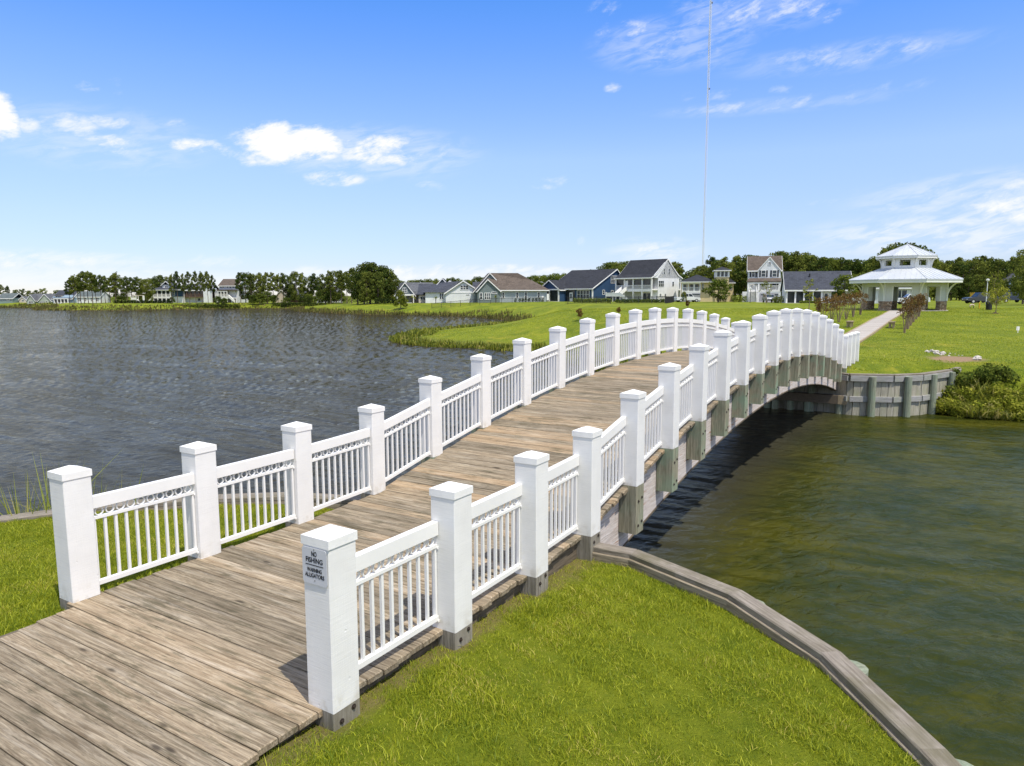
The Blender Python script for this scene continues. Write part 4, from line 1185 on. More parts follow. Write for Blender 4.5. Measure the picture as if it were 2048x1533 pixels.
tree(2056, 505, 100, 'dense', 'second dark tree half outside the right edge', None, .8)
# the lone broadleaf trees among the houses
tree(1436, 556, 150, 'round', 'round dark green tree in front of the yellow house', None, 1.5)
tree(1368, 583, 155, 'round_y', 'small tree before the left garage of the yellow house', None, .8)
tree(1686, 547, 112, 'dense_leaf', 'broad olive green tree between the low white house and pavilion', None, 1.25)
tree(802, 578, 172, 'round_y', 'yellow green tree left of the grey gabled house', None, 1.0)

def sapling(u, vb, vt, D, label, spread=.5, dens_=.6, mat='leaf_y', stake=False, fork=True):
    x = X_at(u, D); z = gz(x, D); H = Z_at(vt, D) - z
    r = empty('young_tree', (x, D, z)); tag(r, label, 'tree')
    rs = random.Random(int(u)); tb = B(); blobs = []
    tb.tube([(0, 0, -.2), (.02, 0, H * .4), (0, .03, H * .95)], [.035 + H * .006, .03, .01], 6)
    m = int(16 * dens_) + 6
    for i in range(m):
        a = i * 2.4; f = (i + .5) / m; zz = H * (.36 + .62 * f)
        R = spread * H * math.sin(math.pi * (.15 + .72 * f)) * rs.uniform(.3, 1)
        p = (R * math.cos(a), R * math.sin(a), zz)
        tb.tube([(0, 0, zz - R * .7), p], [.02, .006], 4)
        q = .10 * H * rs.uniform(.6, 1.2) * (.6 + dens_); blobs.append((*p, q, q, q * .8))
    tb.obj('trunk', M['stem'], r)
    link('crown', leafy('crown', int(900 * dens_), blobs, .05 + H * .011, int(u) + 5, M[mat]), r)
    return r
sapling(1530 + 2, 606, 564, 120, 'thin pale green sapling beside the three storey white house', .34, .45)
sapling(1617, 622, 560, 76, 'slender sapling with sparse leaves before the low white house', .22, .35, 'leaf_y')
sapling(1990, 627, 578, 70, 'young olive tree with spreading crown in mulch near the bin', .46, 1.0, 'leaf_y')
sapling(1985, 610, 548, 118, 'taller yellow green tree behind the young olive tree', .36, .9, 'leaf_y')
for (u, vb, vt, D, lab) in [(1160, 632, 618, 67, 'tiny brown sapling on the lawn, leftmost of two behind the left railing'), (1237, 630, 616, 70, 'tiny sapling behind the left railing, right of the leftmost one'), (1375, 618, 602, 85, 'small sapling on the lawn in front of the yellow house'), (1637, 630, 610, 68, 'dark little shrub tree just left of the burgundy bushes')]:
    sapling(u, vb, vt, D, lab, .3, .5, 'burgundy')
mm = np.array([(47.26 + .55 * math.cos(a), 69.85 + .55 * math.sin(a)) for a in np.linspace(0, 6.28, 15)[:-1]])
zm = gz(47.26, 69.85)
b = B(); b.add([(x, y, zm - .05) for x, y in mm] + [(47.26, 69.85, zm + .14)], [(i, (i + 1) % 14, 14) for i in range(14)])
tag(b.obj('mulch_ring', M['mulch']), 'dark mulch mound round the young olive tree', 'mulch')

# crape myrtles along the path: bare forked stems, burgundy brown tops
def myrtle(x, y_, H, seed, label, top='burgundy', n=420):
    rs = random.Random(seed); z = gz(x, y_)
    r = empty('crape_myrtle', (x, y_, z)); tag(r, label, 'shrub', 'burgundy shrubs lining the path')
    sb = B(); blobs = []
    for k in range(rs.randint(8, 10)):
        a = k * 2.4 + rs.uniform(-.3, .3); R = rs.uniform(.18, .8) * H * .36
        p1 = (R * .25 * math.cos(a), R * .25 * math.sin(a), H * .25); p2 = (R * .7 * math.cos(a + .2), R * .7 * math.sin(a + .2), H * .58); p3 = (R * math.cos(a), R * math.sin(a), H * rs.uniform(.8, .98))
        sb.tube([(.04 * math.cos(a), .04 * math.sin(a), -.1), p1, p2, p3], [.024, .020, .014, .006], 5)
        for j in range(3):
            b2 = a + rs.uniform(-1.5, 1.5); q = rs.uniform(.1, .3); p4 = (p2[0] + q * math.cos(b2), p2[1] + q * math.sin(b2), H * rs.uniform(.56, .9))
            sb.tube([p2, p4], [.010, .004], 4)
            blobs.append((*p4, .17, .17, .17))
        blobs.append((*p3, .19, .19, .24))
    sb.obj('stems', M['stem'], r)
    link('foliage', leafy('foliage', n, blobs, .055, seed, M[top]), r)
rows = []
for k, (s_, lab) in enumerate([(50.6, 'sparse burgundy shrub nearest the bridge on the right of the path'), (54.1, 'second burgundy shrub on the right of the path'), (57.5, 'third burgundy shrub on the right of the path'), (61.4, 'fourth burgundy shrub on the right of the path'), (66, 'fifth burgundy shrub on the right of the path'), (71, 'burgundy shrub nearest the pavilion on the right of the path')]):
    x, y_ = bw(s_, .72); myrtle(x, y_, 2.05 if k else 1.7, 40 + k, lab, n=300 if k == 0 else 620)
for k, (s_, lab) in enumerate([(52.0, 'burgundy shrub nearest the bridge on the left of the path'), (55.6, 'second burgundy shrub on the left of the path'), (59.2, 'third burgundy shrub on the left of the path'), (63.2, 'fourth burgundy shrub on the left of the path'), (67.5, 'fifth burgundy shrub on the left of the path'), (72.5, 'burgundy shrub nearest the pavilion on the left of the path')]):
    x, y_ = bw(s_, -4.5 + .05 * k); myrtle(x, y_, 2.2, 60 + k, lab, n=620)

# shrub at the end of the bowed wall
for (x, y_, wx, hz, n_, lab) in [(17.55, 27.55, .75, .95, 22, 'dark green bush at the end of the bowed wall'), (18.6, 27.2, .7, .60, 16, 'lower green bush right of the one at the wall end')]:
    z = gz(x, y_)
    rs = random.Random(int(x * 10)); t = empty('bush', (x, y_, z - .1)); tag(t, lab, 'bush')
    bl = []
    for _ in range(n_):
        dx_ = rs.uniform(-1, 1); q = rs.uniform(.16, .36); bl.append((dx_ * wx, rs.uniform(-.45, .45), rs.uniform(.08, 1.0) * hz * (1 - .45 * abs(dx_)), q, q, q * .8))
    link('foliage', leafy('foliage', 3000, bl, .05, int(x * 7), M['leaf']), t)
    sb = B()
    for q in bl: sb.tube([(0, 0, -.1), (q[0], q[1], q[2])], [.012, .005], 4)
    sb.obj('stems', M['bark'], t)

# tall reeds standing in the water by the left retaining wall
for k, (x, y_, n_, lab) in enumerate([(-6.75, 9.75, 90, 'tall thin reeds at the left wall, left of the first left post'), (-6.05, 10.1, 44, 'tall reeds behind the first left post'), (-7.5, 9.35, 80, 'short yellowing reeds at the left edge of the picture')]):
    rs = np.random.RandomState(k + 5); bx = x + rs.normal(0, .27, n_); by = y_ + rs.normal(0, .14, n_)
    h = rs.uniform(1.5, 2.35, n_) * (.75 if k == 2 else 1.0)
    o = link('reeds', blades('reeds', bx, by, np.full(n_, WATER_Z - .1), h, rs.uniform(.022, .042, n_), M['cattail'], .16, rs, droop=.25))
    tag(o, lab, 'reeds')
# ------------------------------------------------------------------ path
pv, pf_ = [], []
PATH_W = .68
ss = np.linspace(31.0, 84.0, 60)
for s_ in ss:
    for t_ in (-1.65 - PATH_W, -1.65 + PATH_W):
        x, y_ = bw(s_, t_); pv.append((x, y_, gz(x, y_)))
pz = np.array([p[2] for p in pv]).reshape(-1, 2).max(1)
pz = np.convolve(np.pad(pz, 2, 'edge'), np.ones(5) / 5, 'valid')
b = B(); vv = []
o = empty('path', (BX, BY, 0), math.pi / 2 - BH); tag(o, kind='structure')
top = [[(s_, -(-1.65 - PATH_W), z + .05), (s_, -(-1.65 + PATH_W), z + .05)] for s_, z in zip(ss, pz)]
flat_ = [p for r in top for p in r] + [(p[0], p[1], p[2] - .25) for r in top for p in r]
N2 = 2 * len(ss)
fs_ = []
for i in range(len(ss) - 1):
    a = 2 * i
    fs_ += [(a, a + 1, a + 3, a + 2), (a, a + 2, N2 + a + 2, N2 + a), (a + 1, N2 + a + 1, N2 + a + 3, a + 3)]
fs_.append((0, N2, N2 + 1, 1))
b.add(flat_, fs_); b.obj('path_deck', M['path'], o)
for t_ in (-1.65 - PATH_W - .045, -1.65 + PATH_W + .045):
    b = B()
    for i in range(len(ss) - 1):
        b.prism([(ss[i], -t_ - .045, pz[i] - .1), (ss[i], -t_ + .045, pz[i] - .1), (ss[i], -t_ + .045, pz[i] + .075), (ss[i], -t_ - .045, pz[i] + .075)], (ss[i + 1] - ss[i] - .001, 0, pz[i + 1] - pz[i]))
    b.obj('path_edging', M['benchw'], o)

# benches
for (s_, t_, lab) in [(53.7, -2.95, 'low timber bench left of the path beyond the bridge'), (54.7, -.32, 'low timber bench right of the path beyond the bridge')]:
    x, y_ = bw(s_, t_); z = gz(x, y_)
    r = empty('bench', (x, y_, z), math.pi / 2 - BH); tag(r, lab, 'bench', 'benches by the path')
    for k in range(2): B().box(-.65, .65, -.20 + .205 * k, -.005 + .205 * k, .40, .45).obj('seat_plank', M['benchw'], r)
    for sx_ in (-.48, .48):
        B().box(sx_ - .05, sx_ + .05, -.16, -.07, -.1, .399).box(sx_ - .05, sx_ + .05, .07, .16, -.1, .399).box(sx_ - .045, sx_ + .045, -.18, .18, .30, .395).obj('leg', M['benchw'], r)

# ------------------------------------------------------------------ pavilion
PC_S, PC_T = 86.2, -1.40
px_, py_ = bw(PC_S, PC_T); pz0 = 1.14
PV = empty('pavilion', (px_, py_, pz0), math.pi / 2 - BH)
PV.scale = (1, 1, .945)
tag(PV, 'octagonal park pavilion with two tiered pale metal roof on stone based piers', 'pavilion')
def octo(ri):
    """corners of an octagon of inradius ri; side k faces angle 180+45k (side 0 faces the bridge)"""
    R = ri / math.cos(math.pi / 8)
    return [(R * math.cos(math.pi + math.pi / 4 * k - math.pi / 8), R * math.sin(math.pi + math.pi / 4 * k - math.pi / 8)) for k in range(8)]
def octa_roof(name, r0, r1, z0_, z1_, th):
    o0, o1 = octo(r0), octo(r1); b = B(); n = 8
    if r1 < .05:
        b.add([(x, y, z0_) for x, y in o0] + [(0, 0, z1_)] + [(x, y, z0_ - th) for x, y in o0] + [(0, 0, z1_ - th)], [(k, (k + 1) % 8, 8) for k in range(8)] + [((k + 1) % 8 + 9, k + 9, 17) for k in range(8)] + [(k, k + 9, (k + 1) % 8 + 9, (k + 1) % 8) for k in range(8)])
    else:
        b.add([(x, y, z0_) for x, y in o0] + [(x, y, z1_) for x, y in o1] + [(x, y, z0_ - th) for x, y in o0] + [(x, y, z1_ - th) for x, y in o1],
              [(k, (k + 1) % 8, (k + 1) % 8 + 8, k + 8) for k in range(8)] + [((k + 1) % 8 + 16, k + 16, k + 24, (k + 1) % 8 + 24) for k in range(8)] + [(k, k + 16, (k + 1) % 8 + 16, (k + 1) % 8) for k in range(8)])
    rf = b.obj(name, M['mroof'], PV)
    # standing seams: ribs running up each facet, plus hips
    sb = B()
    for k in range(8):
        a0, a1 = Vector(o0[k]), Vector(o0[(k + 1) % 8]); c0, c1 = Vector(o1[k]), Vector(o1[(k + 1) % 8])
        L = (a1 - a0).length; m = max(3, int(L / .45)); mid = (a0 + a1) / 2; t = (a1 - a0).normalized(); l1 = (c1 - c0).length
        inr = mid.length; inr1 = ((c0 + c1) / 2).length; nrm = mid.normalized()
        for j in range(1, m):
            off = (j / m - .5) * L
            # rib goes up until it meets the hip or the top edge
            f_hip = 1.0 if abs(off) <= l1 / 2 else (L / 2 - abs(off)) / max((L - l1) / 2, .01)
            e = nrm * (inr + (inr1 - inr) * f_hip) + t * off; p = nrm * inr + t * off
            z_e = z0_ + (z1_ - z0_) * f_hip
            sb.prism([(p.x - t.x * .018, p.y - t.y * .018, z0_ - .01), (p.x + t.x * .018, p.y + t.y * .018, z0_ - .01), (p.x + t.x * .018, p.y + t.y * .018, z0_ + .032), (p.x - t.x * .018, p.y - t.y * .018, z0_ + .032)], (e.x - p.x, e.y - p.y, z_e - z0_))
        sb.tube([(a0.x, a0.y, z0_ + .01), (c0.x, c0.y, z1_ + .01)], [.05, .05], 5)
    tag(sb.obj('roof_seams', M['mroof'], rf), kind='stuff')
    return rf
def octa_band(name, ri, th, z0_, z1_, mat):
    o0, o1 = octo(ri), octo(ri - th); b = B()
    for k in range(8):
        k2 = (k + 1) % 8
        b.add([(*o0[k], z0_), (*o0[k2], z0_), (*o1[k2], z0_), (*o1[k], z0_), (*o0[k], z1_), (*o0[k2], z1_), (*o1[k2], z1_), (*o1[k], z1_)],
              [(3, 2, 1, 0), (4, 5, 6, 7), (0, 1, 5, 4), (2, 3, 7, 6)])
    return b.obj(name, mat, PV)
RW, RE, RC, RU = 3.95, 5.32, 2.36, 2.84
octa_roof('lower_roof', RE + .04, RC - .02, 3.42, 4.72, .12)
octa_roof('upper_roof', RU + .04, .02, 6.08, 7.45, .10)
octa_band('fascia', RE, .10, 3.02, 3.31, M['pav_trim']); octa_band('fascia', RU, .10, 5.78, 5.99, M['white'])
octa_band('soffit', RE - .11, RE - RW - .2, 3.10, 3.16, M['pav_trim'])
octa_band('header_wall', RW, .55, 2.60, 3.09, M['pav_wall'])
octa_band('cupola_sill', RC, .18, 4.50, 4.98, M['white']); octa_band('cupola_header', RC, .18, 5.60, 5.80, M['white'])
corn = octo(RW); cin = octo(RW - .55); ccorn = octo(RC); ccin = octo(RC - .16)
for k in range(8):
    c0 = Vector(corn[k]); prv = Vector(corn[k - 1]); nxt = Vector(corn[(k + 1) % 8]); ci = Vector(cin[k])
    da, db = (prv - c0).normalized(), (nxt - c0).normalized()
    na = Vector((-da.y, da.x)); na = na if na.dot(-c0) > 0 else -na; nb = Vector((-db.y, db.x)); nb = nb if nb.dot(-c0) > 0 else -nb
    for nm, w_, z0_, z1_, mt, dep in (('pier', .70, .98, 2.60, M['pav_wall'], .55), ('stone_base', .76, -.3, .98, M['stone'], .60)):
        ex = .0 if nm == 'pier' else .06
        base = c0 + c0.normalized() * ex * 1.08
        cin_ = base + (ci - c0) * (dep / .55)
        poly = [base + da * w_, base, base + db * w_, base + db * w_ + nb * dep, cin_, base + da * w_ + na * dep]
        B().prism([(p.x, p.y, z0_) for p in poly], (0, 0, z1_ - z0_)).obj(nm, mt, PV)
    # jamb trims at both openings
    for d_, n_ in ((da, na), (db, nb)):
        p = c0 + d_ * .705 - n_ * .02; q = p + d_ * .09
        B().prism([(p.x, p.y, .985), (q.x, q.y, .985), (q.x + n_.x * .59, q.y + n_.y * .59, .985), (p.x + n_.x * .59, p.y + n_.y * .59, .985)], (0, 0, 1.61)).obj('opening_trim', M['pav_trim'], PV)
    # curved bracket from the pier out to the eave corner
    out_ = c0.normalized(); reach = RE / math.cos(math.pi / 8) - RW / math.cos(math.pi / 8) - .12
    tb_ = B(); tt = Vector((-out_.y, out_.x)); cur = []; cur2 = []
    for j in range(9):
        a = math.pi / 2 * j / 8; d = .08 + (reach - .08) * (1 - math.cos(a)); z = 1.25 + (3.06 - 1.25) * math.sin(a)
        cur.append((d, z)); cur2.append((d + .13 * math.cos(a) * -1, z + .02 + .13 * math.sin(a) * .3))
    for (d0, z0_), (d1, z1_), (e0, y0_), (e1, y1_) in zip(cur[:-1], cur[1:], cur2[:-1], cur2[1:]):
        P4 = [c0 + out_ * d0, c0 + out_ * d1, c0 + out_ * e1, c0 + out_ * e0]
        tb_.prism([(p.x - tt.x * .07, p.y - tt.y * .07, z_) for p, z_ in zip(P4, (z0_, z1_, y1_, y0_))], (tt.x * .14, tt.y * .14, 0))
    p = c0 + out_ * .05
    tb_.prism([(p.x - tt.x * .075 - out_.x * .06, p.y - tt.y * .075 - out_.y * .06, 1.0), (p.x + tt.x * .075 - out_.x * .06, p.y + tt.y * .075 - out_.y * .06, 1.0), (p.x + tt.x * .075 + out_.x * .06, p.y + tt.y * .075 + out_.y * .06, 1.0), (p.x - tt.x * .075 + out_.x * .06, p.y - tt.y * .075 + out_.y * .06, 1.0)], (0, 0, 2.08))
    tb_.obj('bracket', M['pav_trim'], PV)
    # cupola corner posts and small brackets
    c1 = Vector(ccorn[k]); e0 = (Vector(ccorn[k - 1]) - c1).normalized(); e1 = (Vector(ccorn[(k + 1) % 8]) - c1).normalized(); i1_ = Vector(ccin[k])
    poly = [c1 + e0 * .44, c1, c1 + e1 * .44, c1 + e1 * .44 - c1.normalized() * .18, i1_, c1 + e0 * .44 - c1.normalized() * .18]
    B().prism([(p.x, p.y, 4.98) for p in poly], (0, 0, .62)).obj('cupola_pier', M['white'], PV)
    bb = B(); o1_ = c1.normalized(); tq = Vector((-o1_.y, o1_.x)); cur = []
    for j in range(7):
        a = math.pi / 2 * j / 6; cur.append((.02 + .48 * (1 - math.cos(a)), 4.78 + 1.02 * math.sin(a)))
    for (d0, z0_), (d1, z1_) in zip(cur[:-1], cur[1:]):
        P4 = [c1 + o1_ * d0, c1 + o1_ * d1, c1 + o1_ * max(d1 - .10, -.01), c1 + o1_ * max(d0 - .10, -.01)]
        bb.prism([(p.x - tq.x * .05, p.y - tq.y * .05, z_) for p, z_ in zip(P4, (z0_, z1_, z1_ + .03, z0_ + .03))], (tq.x * .10, tq.y * .10, 0))
    bb.obj('cupola_bracket', M['white'], PV)
op = octo(RW + .25)
B().prism([(x, y, -.25) for x, y in op], (0, 0, .22)).obj('floor_slab', M['concrete'], PV)
# birds perched on the roof tip
for k, (dx, dz) in enumerate([(-.12, .03), (.22, -.06), (.55, -.22)]):
    x, y_ = px_ + dx, py_ - .05
    bd = B().tube([(-.10, 0, .10), (-.03, 0, .12), (.05, 0, .17), (.08, 0, .22), (.12, 0, .23)], [.015, .05, .05, .035, .008], 6).tube([(0, .015, .1), (0, .015, -.05)], [.008, .008], 4).tube([(0, -.015, .1), (0, -.015, -.05)], [.008, .008], 4)
    tag(bd.obj('bird', M['iron'], None, (x, y_, pz0 + 7.06 + dz)), ['dark bird perched on the pavilion roof tip', 'middle of the three dark birds on the pavilion roof', 'lowest of the three birds on the pavilion roof ridge'][k], 'bird')

# ------------------------------------------------------------------ houses
class House:
    def __init__(h, name, label, u, D, yaw, zb=None, group=None, far=1.0, tall=1.0, wide=1.0):
        D = D * far; x = X_at(u, D); h.D = D
        z = gz(x, D) if zb is None else zb
        h.r = empty(name, (x, D, z), yaw); tag(h.r, label, 'house', group); h.k = D / F_PX; h.r.scale = (far * wide, far, far * tall)
    def box(h, name, x0, x1, y0, y1, z0, z1, mat, parent=None):
        return B().box(x0, x1, y0, y1, z0, z1).obj(name, mat, parent or h.r)
    def body(h, x0, x1, y0, y1, z1, mat, ridge=None, axis='x', off=.5, name='wall'):
        """walls with the gable triangles included"""
        b = B()
        if ridge is None: b.box(x0, x1, y0, y1, -.4, z1)
        elif axis == 'x':
            ym = y0 + (y1 - y0) * off
            b.prism([(x0, y0, -.4), (x0, y0, z1), (x0, ym, ridge - .05), (x0, y1, z1), (x0, y1, -.4)], (x1 - x0, 0, 0))
        else:
            xm = x0 + (x1 - x0) * off
            b.prism([(x0, y0, -.4), (x1, y0, -.4), (x1, y0, z1), (xm, y0, ridge - .05), (x0, y0, z1)], (0, y1 - y0, 0))
        return b.obj(name, mat, h.r)
    def gable(h, x0, x1, y0, y1, ze, zr, mat, axis='x', over=.45, gover=.3, trim=True, off=.5, th=.18, name='roof', flare=0):
        """two slopes; ridge along axis. trim boards on the gable ends and eaves"""
        b = B(); tr = B()
        if axis == 'x': lo, hi, e0, e1 = y0, y1, x0 - gover, x1 + gover
        else: lo, hi, e0, e1 = x0, x1, y0 - gover, y1 + gover
        mid = lo + (hi - lo) * off
        s0 = (zr - ze) / (mid - lo); s1 = (zr - ze) / (hi - mid)
        A = [(lo - over, ze - over * s0 * (.35 if flare else 1)), (mid, zr), (hi + over, ze - over * s1 * (.35 if flare else 1))]
        if flare:
            A = [A[0], (lo + flare, ze + flare * s0 * .62), (mid, zr), (hi - flare, ze + flare * s1 * .62), A[-1]]
        C = [(a, z - th) for a, z in A]
        P = (lambda a, e, z: (e, a, z)) if axis == 'x' else (lambda a, e, z: (a, e, z))
        for (a0, z0_), (a1, z1_), (c0, w0), (c1, w1) in zip(A[:-1], A[1:], C[:-1], C[1:]):
            b.add([P(a0, e0, z0_), P(a1, e0, z1_), P(a1, e1, z1_), P(a0, e1, z0_), P(c0, e0, w0), P(c1, e0, w1), P(c1, e1, w1), P(c0, e1, w0)],
                  [(0, 1, 2, 3), (7, 6, 5, 4), (0, 4, 5, 1), (1, 5, 6, 2), (2, 6, 7, 3), (3, 7, 4, 0)])
            if trim:
                for e, d in ((e0, -.05), (e1, .05)):
                    tr.add([P(a0, e, z0_ - .02), P(a1, e, z1_ - .02), P(a1, e, z1_ - .30), P(a0, e, z0_ - .30), P(a0, e + d, z0_ - .02), P(a1, e + d, z1_ - .02), P(a1, e + d, z1_ - .30), P(a0, e + d, z0_ - .30)],
                           [(0, 1, 2, 3), (7, 6, 5, 4), (0, 4, 5, 1), (1, 5, 6, 2), (2, 6, 7, 3), (3, 7, 4, 0)])
        rf = b.obj(name, mat, h.r)
        if trim:
            for (a, z), sg in ((A[0], -1), (A[-1], 1)):
                x_, w_ = sorted((a + sg * .002, a + sg * .06))
                if axis == 'x': tr.box(e0, e1, x_, w_, z - .28, z - .01)
                else: tr.box(x_, w_, e0, e1, z - .28, z - .01)
            tr.obj('trim', M['white'], rf)
        return rf
    def hip(h, x0, x1, y0, y1, ze, zr, mat, over=.5, ridge=.25, th=.2, parent=None):
        b = B(); xa, xb, ya, yb = x0 - over, x1 + over, y0 - over, y1 + over
        w, d = xb - xa, yb - ya
        if w > d: r0, r1 = (xa + d / 2 * 1.0, (ya + yb) / 2), (xb - d / 2 * 1.0, (ya + yb) / 2)
        else: r0, r1 = ((xa + xb) / 2, ya + w / 2), ((xa + xb) / 2, yb - w / 2)
        top = [(xa, ya, ze), (xb, ya, ze), (xb, yb, ze), (xa, yb, ze), (*r0, zr), (*r1, zr)]
        if w > d: f = [(0, 1, 5, 4), (1, 2, 5), (2, 3, 4, 5), (3, 0, 4)]
        else: f = [(0, 1, 4), (1, 2, 5, 4), (2, 3, 5), (3, 0, 4, 5)]
        b.add(top + [(xa, ya, ze - .02), (xb, ya, ze - .02), (xb, yb, ze - .02), (xa, yb, ze - .02)], f + [(9, 8, 7, 6)] + [(0, 6, 7, 1), (1, 7, 8, 2), (2, 8, 9, 3), (3, 9, 6, 0)])
        rf = b.obj('roof', mat, parent or h.r)
        B().box(xa + .02, xb - .02, ya + .02, yb - .02, ze - .25, ze - .022).obj('trim', M['white'], rf)
        return rf
    def win(h, face, a, z, w, hh, plane, cols=1, rows=2, frame=None, glass=None, name='window', fw=.10):
        """face 'f' (-y), 'r' (+x), 'l' (-x); a = centre along the wall, z = sill height, plane = wall position"""
        fr = B(); fm = frame or M['white']
        def bx(bb, a0, a1, z0_, z1_, d0, d1):
            if face == 'f': bb.box(a0, a1, plane - d1, plane - d0, z0_, z1_)
            elif face == 'r': bb.box(plane + d0, plane + d1, a0, a1, z0_, z1_)
            else: bb.box(plane - d1, plane - d0, a0, a1, z0_, z1_)
        a0, a1 = a - w / 2, a + w / 2
        bx(fr, a0 - fw, a0, z - fw, z + hh + fw, -.02, .07); bx(fr, a1, a1 + fw, z - fw, z + hh + fw, -.02, .07)
        bx(fr, a0, a1, z - fw, z, -.02, .07); bx(fr, a0, a1, z + hh, z + hh + fw, -.02, .07)
        for c in range(1, cols): bx(fr, a0 + w * c / cols - .05, a0 + w * c / cols + .05, z, z + hh, -.02, .06)
        for r_ in range(1, rows): bx(fr, a0, a1, z + hh * r_ / rows - .03, z + hh * r_ / rows + .03, .0, .055)
        o = fr.obj(name, fm, h.r)
        p = B(); bx(p, a0 + .001, a1 - .001, z + .001, z + hh - .001, .004, .03)
        p.obj('pane', glass or M['glass'], o)
        return o
    def porch(h, x0, x1, y0, y1, z0_, z1_, n, mat=None, rail=True, col=.14, screen=True):
        """columns with a balustrade, and the dim wall behind a screen"""
        mt = mat or M['white']
        h.box('porch_floor', x0, x1, y0, y1, z0_ - .35, z0_, mt)
        h.box('porch_beam', x0, x1, y0, y0 + .25, z1_ - .35, z1_, mt)
        for i in range(n + 1):
            x = x0 + .15 + (x1 - x0 - .3) * i / n
            h.box('column', x - col, x + col, y0 + .01, y0 + .01 + 2 * col, z0_ + .001, z1_ - .351, mt)
        if rail:
            b = B(); b.box(x0 + .1, x1 - .1, y0 + .08, y0 + .16, z0_ + .92, z0_ + 1.0).box(x0 + .1, x1 - .1, y0 + .08, y0 + .16, z0_ + .10, z0_ + .16)
            m = int((x1 - x0) / .16)
            for i in range(m):
                x = x0 + .15 + (x1 - x0 - .3) * i / (m - 1); b.box(x - .025, x + .025, y0 + .10, y0 + .14, z0_ + .161, z0_ + .919)
            b.obj('balustrade', mt, h.r)
        if screen: h.box('screen', x0 + .2, x1 - .2, y0 + .32, y0 + .35, z0_ + .01, z1_ - .36, M['screen'])
    def eave(h, u): pass

# dark blue house with screened porch
def k_(D): return D / F_PX
D = 165; H1 = House('blue_house', 'navy blue house with charcoal roof and screened corner porch', 1185, D, rad(-44), far=1.06, tall=.86)
h = H1; L, W_ = 13.2, 14.6
h.body(-L, 0, 0, W_, 3.85, M['s_blue'], 9.0, 'x', .62)
h.gable(-L, 0, 0, W_, 3.85, 9.0, M['sh_dark'], 'x', .5, .35, off=.62)
h.body(-L - 1.0, -L + 5.2, -2.2, 3, 3.55, M['s_blue'], 6.0, 'y', name='porch_gable')
for q in h.r.children:
    if q.name.startswith('porch_gable'): q.scale = (1, 1, 1)
h.gable(-L - 1.0, -L + 5.2, -2.2, 6, 3.55, 6.0, M['sh_dark'], 'y', .35, .35)
h.porch(-L - .9, -L + 5.1, -2.45, -2.21, .15, 3.5, 2, rail=False)
h.box('screen', -L - .7, -L + 4.9, -2.26, -2.215, .2, 3.1, M['screen'])
h.box('porch_screen', -L + 5.3, -L + 8.0, -.06, -.005, .2, 3.2, M['screen'])
h.box('door', -L + 6.5, -L + 7.4, -.12, -.065, .1, 2.5, M['white']); h.box('door_pane', -L + 6.7, -L + 7.2, -.14, -.121, .9, 2.2, M['glass'])
h.win('f', -2.7, .95, 3.5, 2.1, 0, 4, 2)
h.win('r', 4.2, 2.0, .75, 1.1, 0); h.win('r', 7.6, 1.0, .75, 2.0, 0); h.win('r', 8.2, 5.1, 2.2, 1.9, 0, 3)
h.box('corner_board', -.2, .06, -.06, .2, -.3, 3.8, M['white'])
# two storey white house
D = 163; h = House('white_house', 'two storey white house with charcoal roof and double back porches', 1303, D, rad(-47), far=1.04, tall=.88)
L, W_ = 10.6, 11.8
h.body(-L + .0, 0, 2.4, W_ - 1.2, 6.3, M['s_white'], 11.2, 'x', .5)
b = B(); b.prism([(-.12, 0, 6.1), (-.12, W_ / 2, 11.1), (-.12, W_, 6.1)], (.12, 0, 0)); b.obj('gable_wall', M['s_white'], h.r)
h.gable(-L, 0, 0, W_, 6.35, 11.2, M['sh_dark'], 'x', .35, .10, flare=1.7)
h.porch(-L, -.02, 0, 2.38, 3.3, 6.2, 4); h.porch(-L, -.02, 0, 2.38, .02, 2.95, 4, rail=False, screen=False)
h.porch(-2.0, -.02, W_ - 1.2, W_ - .02, 3.3, 6.2, 1, rail=False, screen=False)
h.box('column', -.32, -.04, W_ - .3, W_ - .02, .02, 6.0, M['white'])
h.win('f', -3.0, .1, 2.6, 2.1, 2.4, 2, 1, glass=M['glass']); h.box('door', -8.0, -7.0, -.0 + .30, .36, 3.31, 5.5, M['white'])
for (a, z, w, hh, c) in [(3.6, 3.9, 1.9, 1.5, 3), (8.3, 4.1, .6, 1.1, 1), (4.7, 7.1, .45, 1.5, 1), (6.6, 7.1, .45, 1.5, 1), (3.4, 1.4, .5, .6, 1), (5.3, 1.4, .5, .6, 1)]: h.win('r', a, z, w, hh, 0, c, 2, frame=M['s_white'], fw=.06)
# the back stair
st = B()
for k in range(9): st.box(-8.4, -7.0, -.32 * k - .36, -.32 * k - .02, 3.10 - .19 * k, 3.16 - .19 * k)
st.box(-9.9, -5.6, -4.3, -3.25, 1.35, 1.45)
for k in range(7): st.box(-5.55 + .28 * k, -5.24 + .28 * k, -4.2, -3.3, 1.15 - .19 * k, 1.21 - .19 * k)
for x in (-9.85, -7.8, -5.7): st.box(x - .09, x + .09, -4.3, -4.12, -.3, 2.5)
st.box(-9.9, -5.6, -4.28, -4.2, 2.25, 2.35).box(-9.9, -5.6, -4.27, -4.22, 1.46, 2.24)
st.prism([(-8.45, -.1, 3.0), (-8.45, -3.0, 1.3), (-8.45, -3.0, 2.3), (-8.45, -.1, 4.1)], (.05, 0, 0)).prism([(-6.98, -.1, 3.0), (-6.98, -3.0, 1.3), (-6.98, -3.0, 2.3), (-6.98, -.1, 4.1)], (.05, 0, 0))
st.prism([(-5.6, -4.3, 1.4), (-3.5, -4.3, -.1), (-3.5, -4.3, .9), (-5.6, -4.3, 2.4)], (0, .05, 0))
st.obj('back_stair', M['white'], h.r)
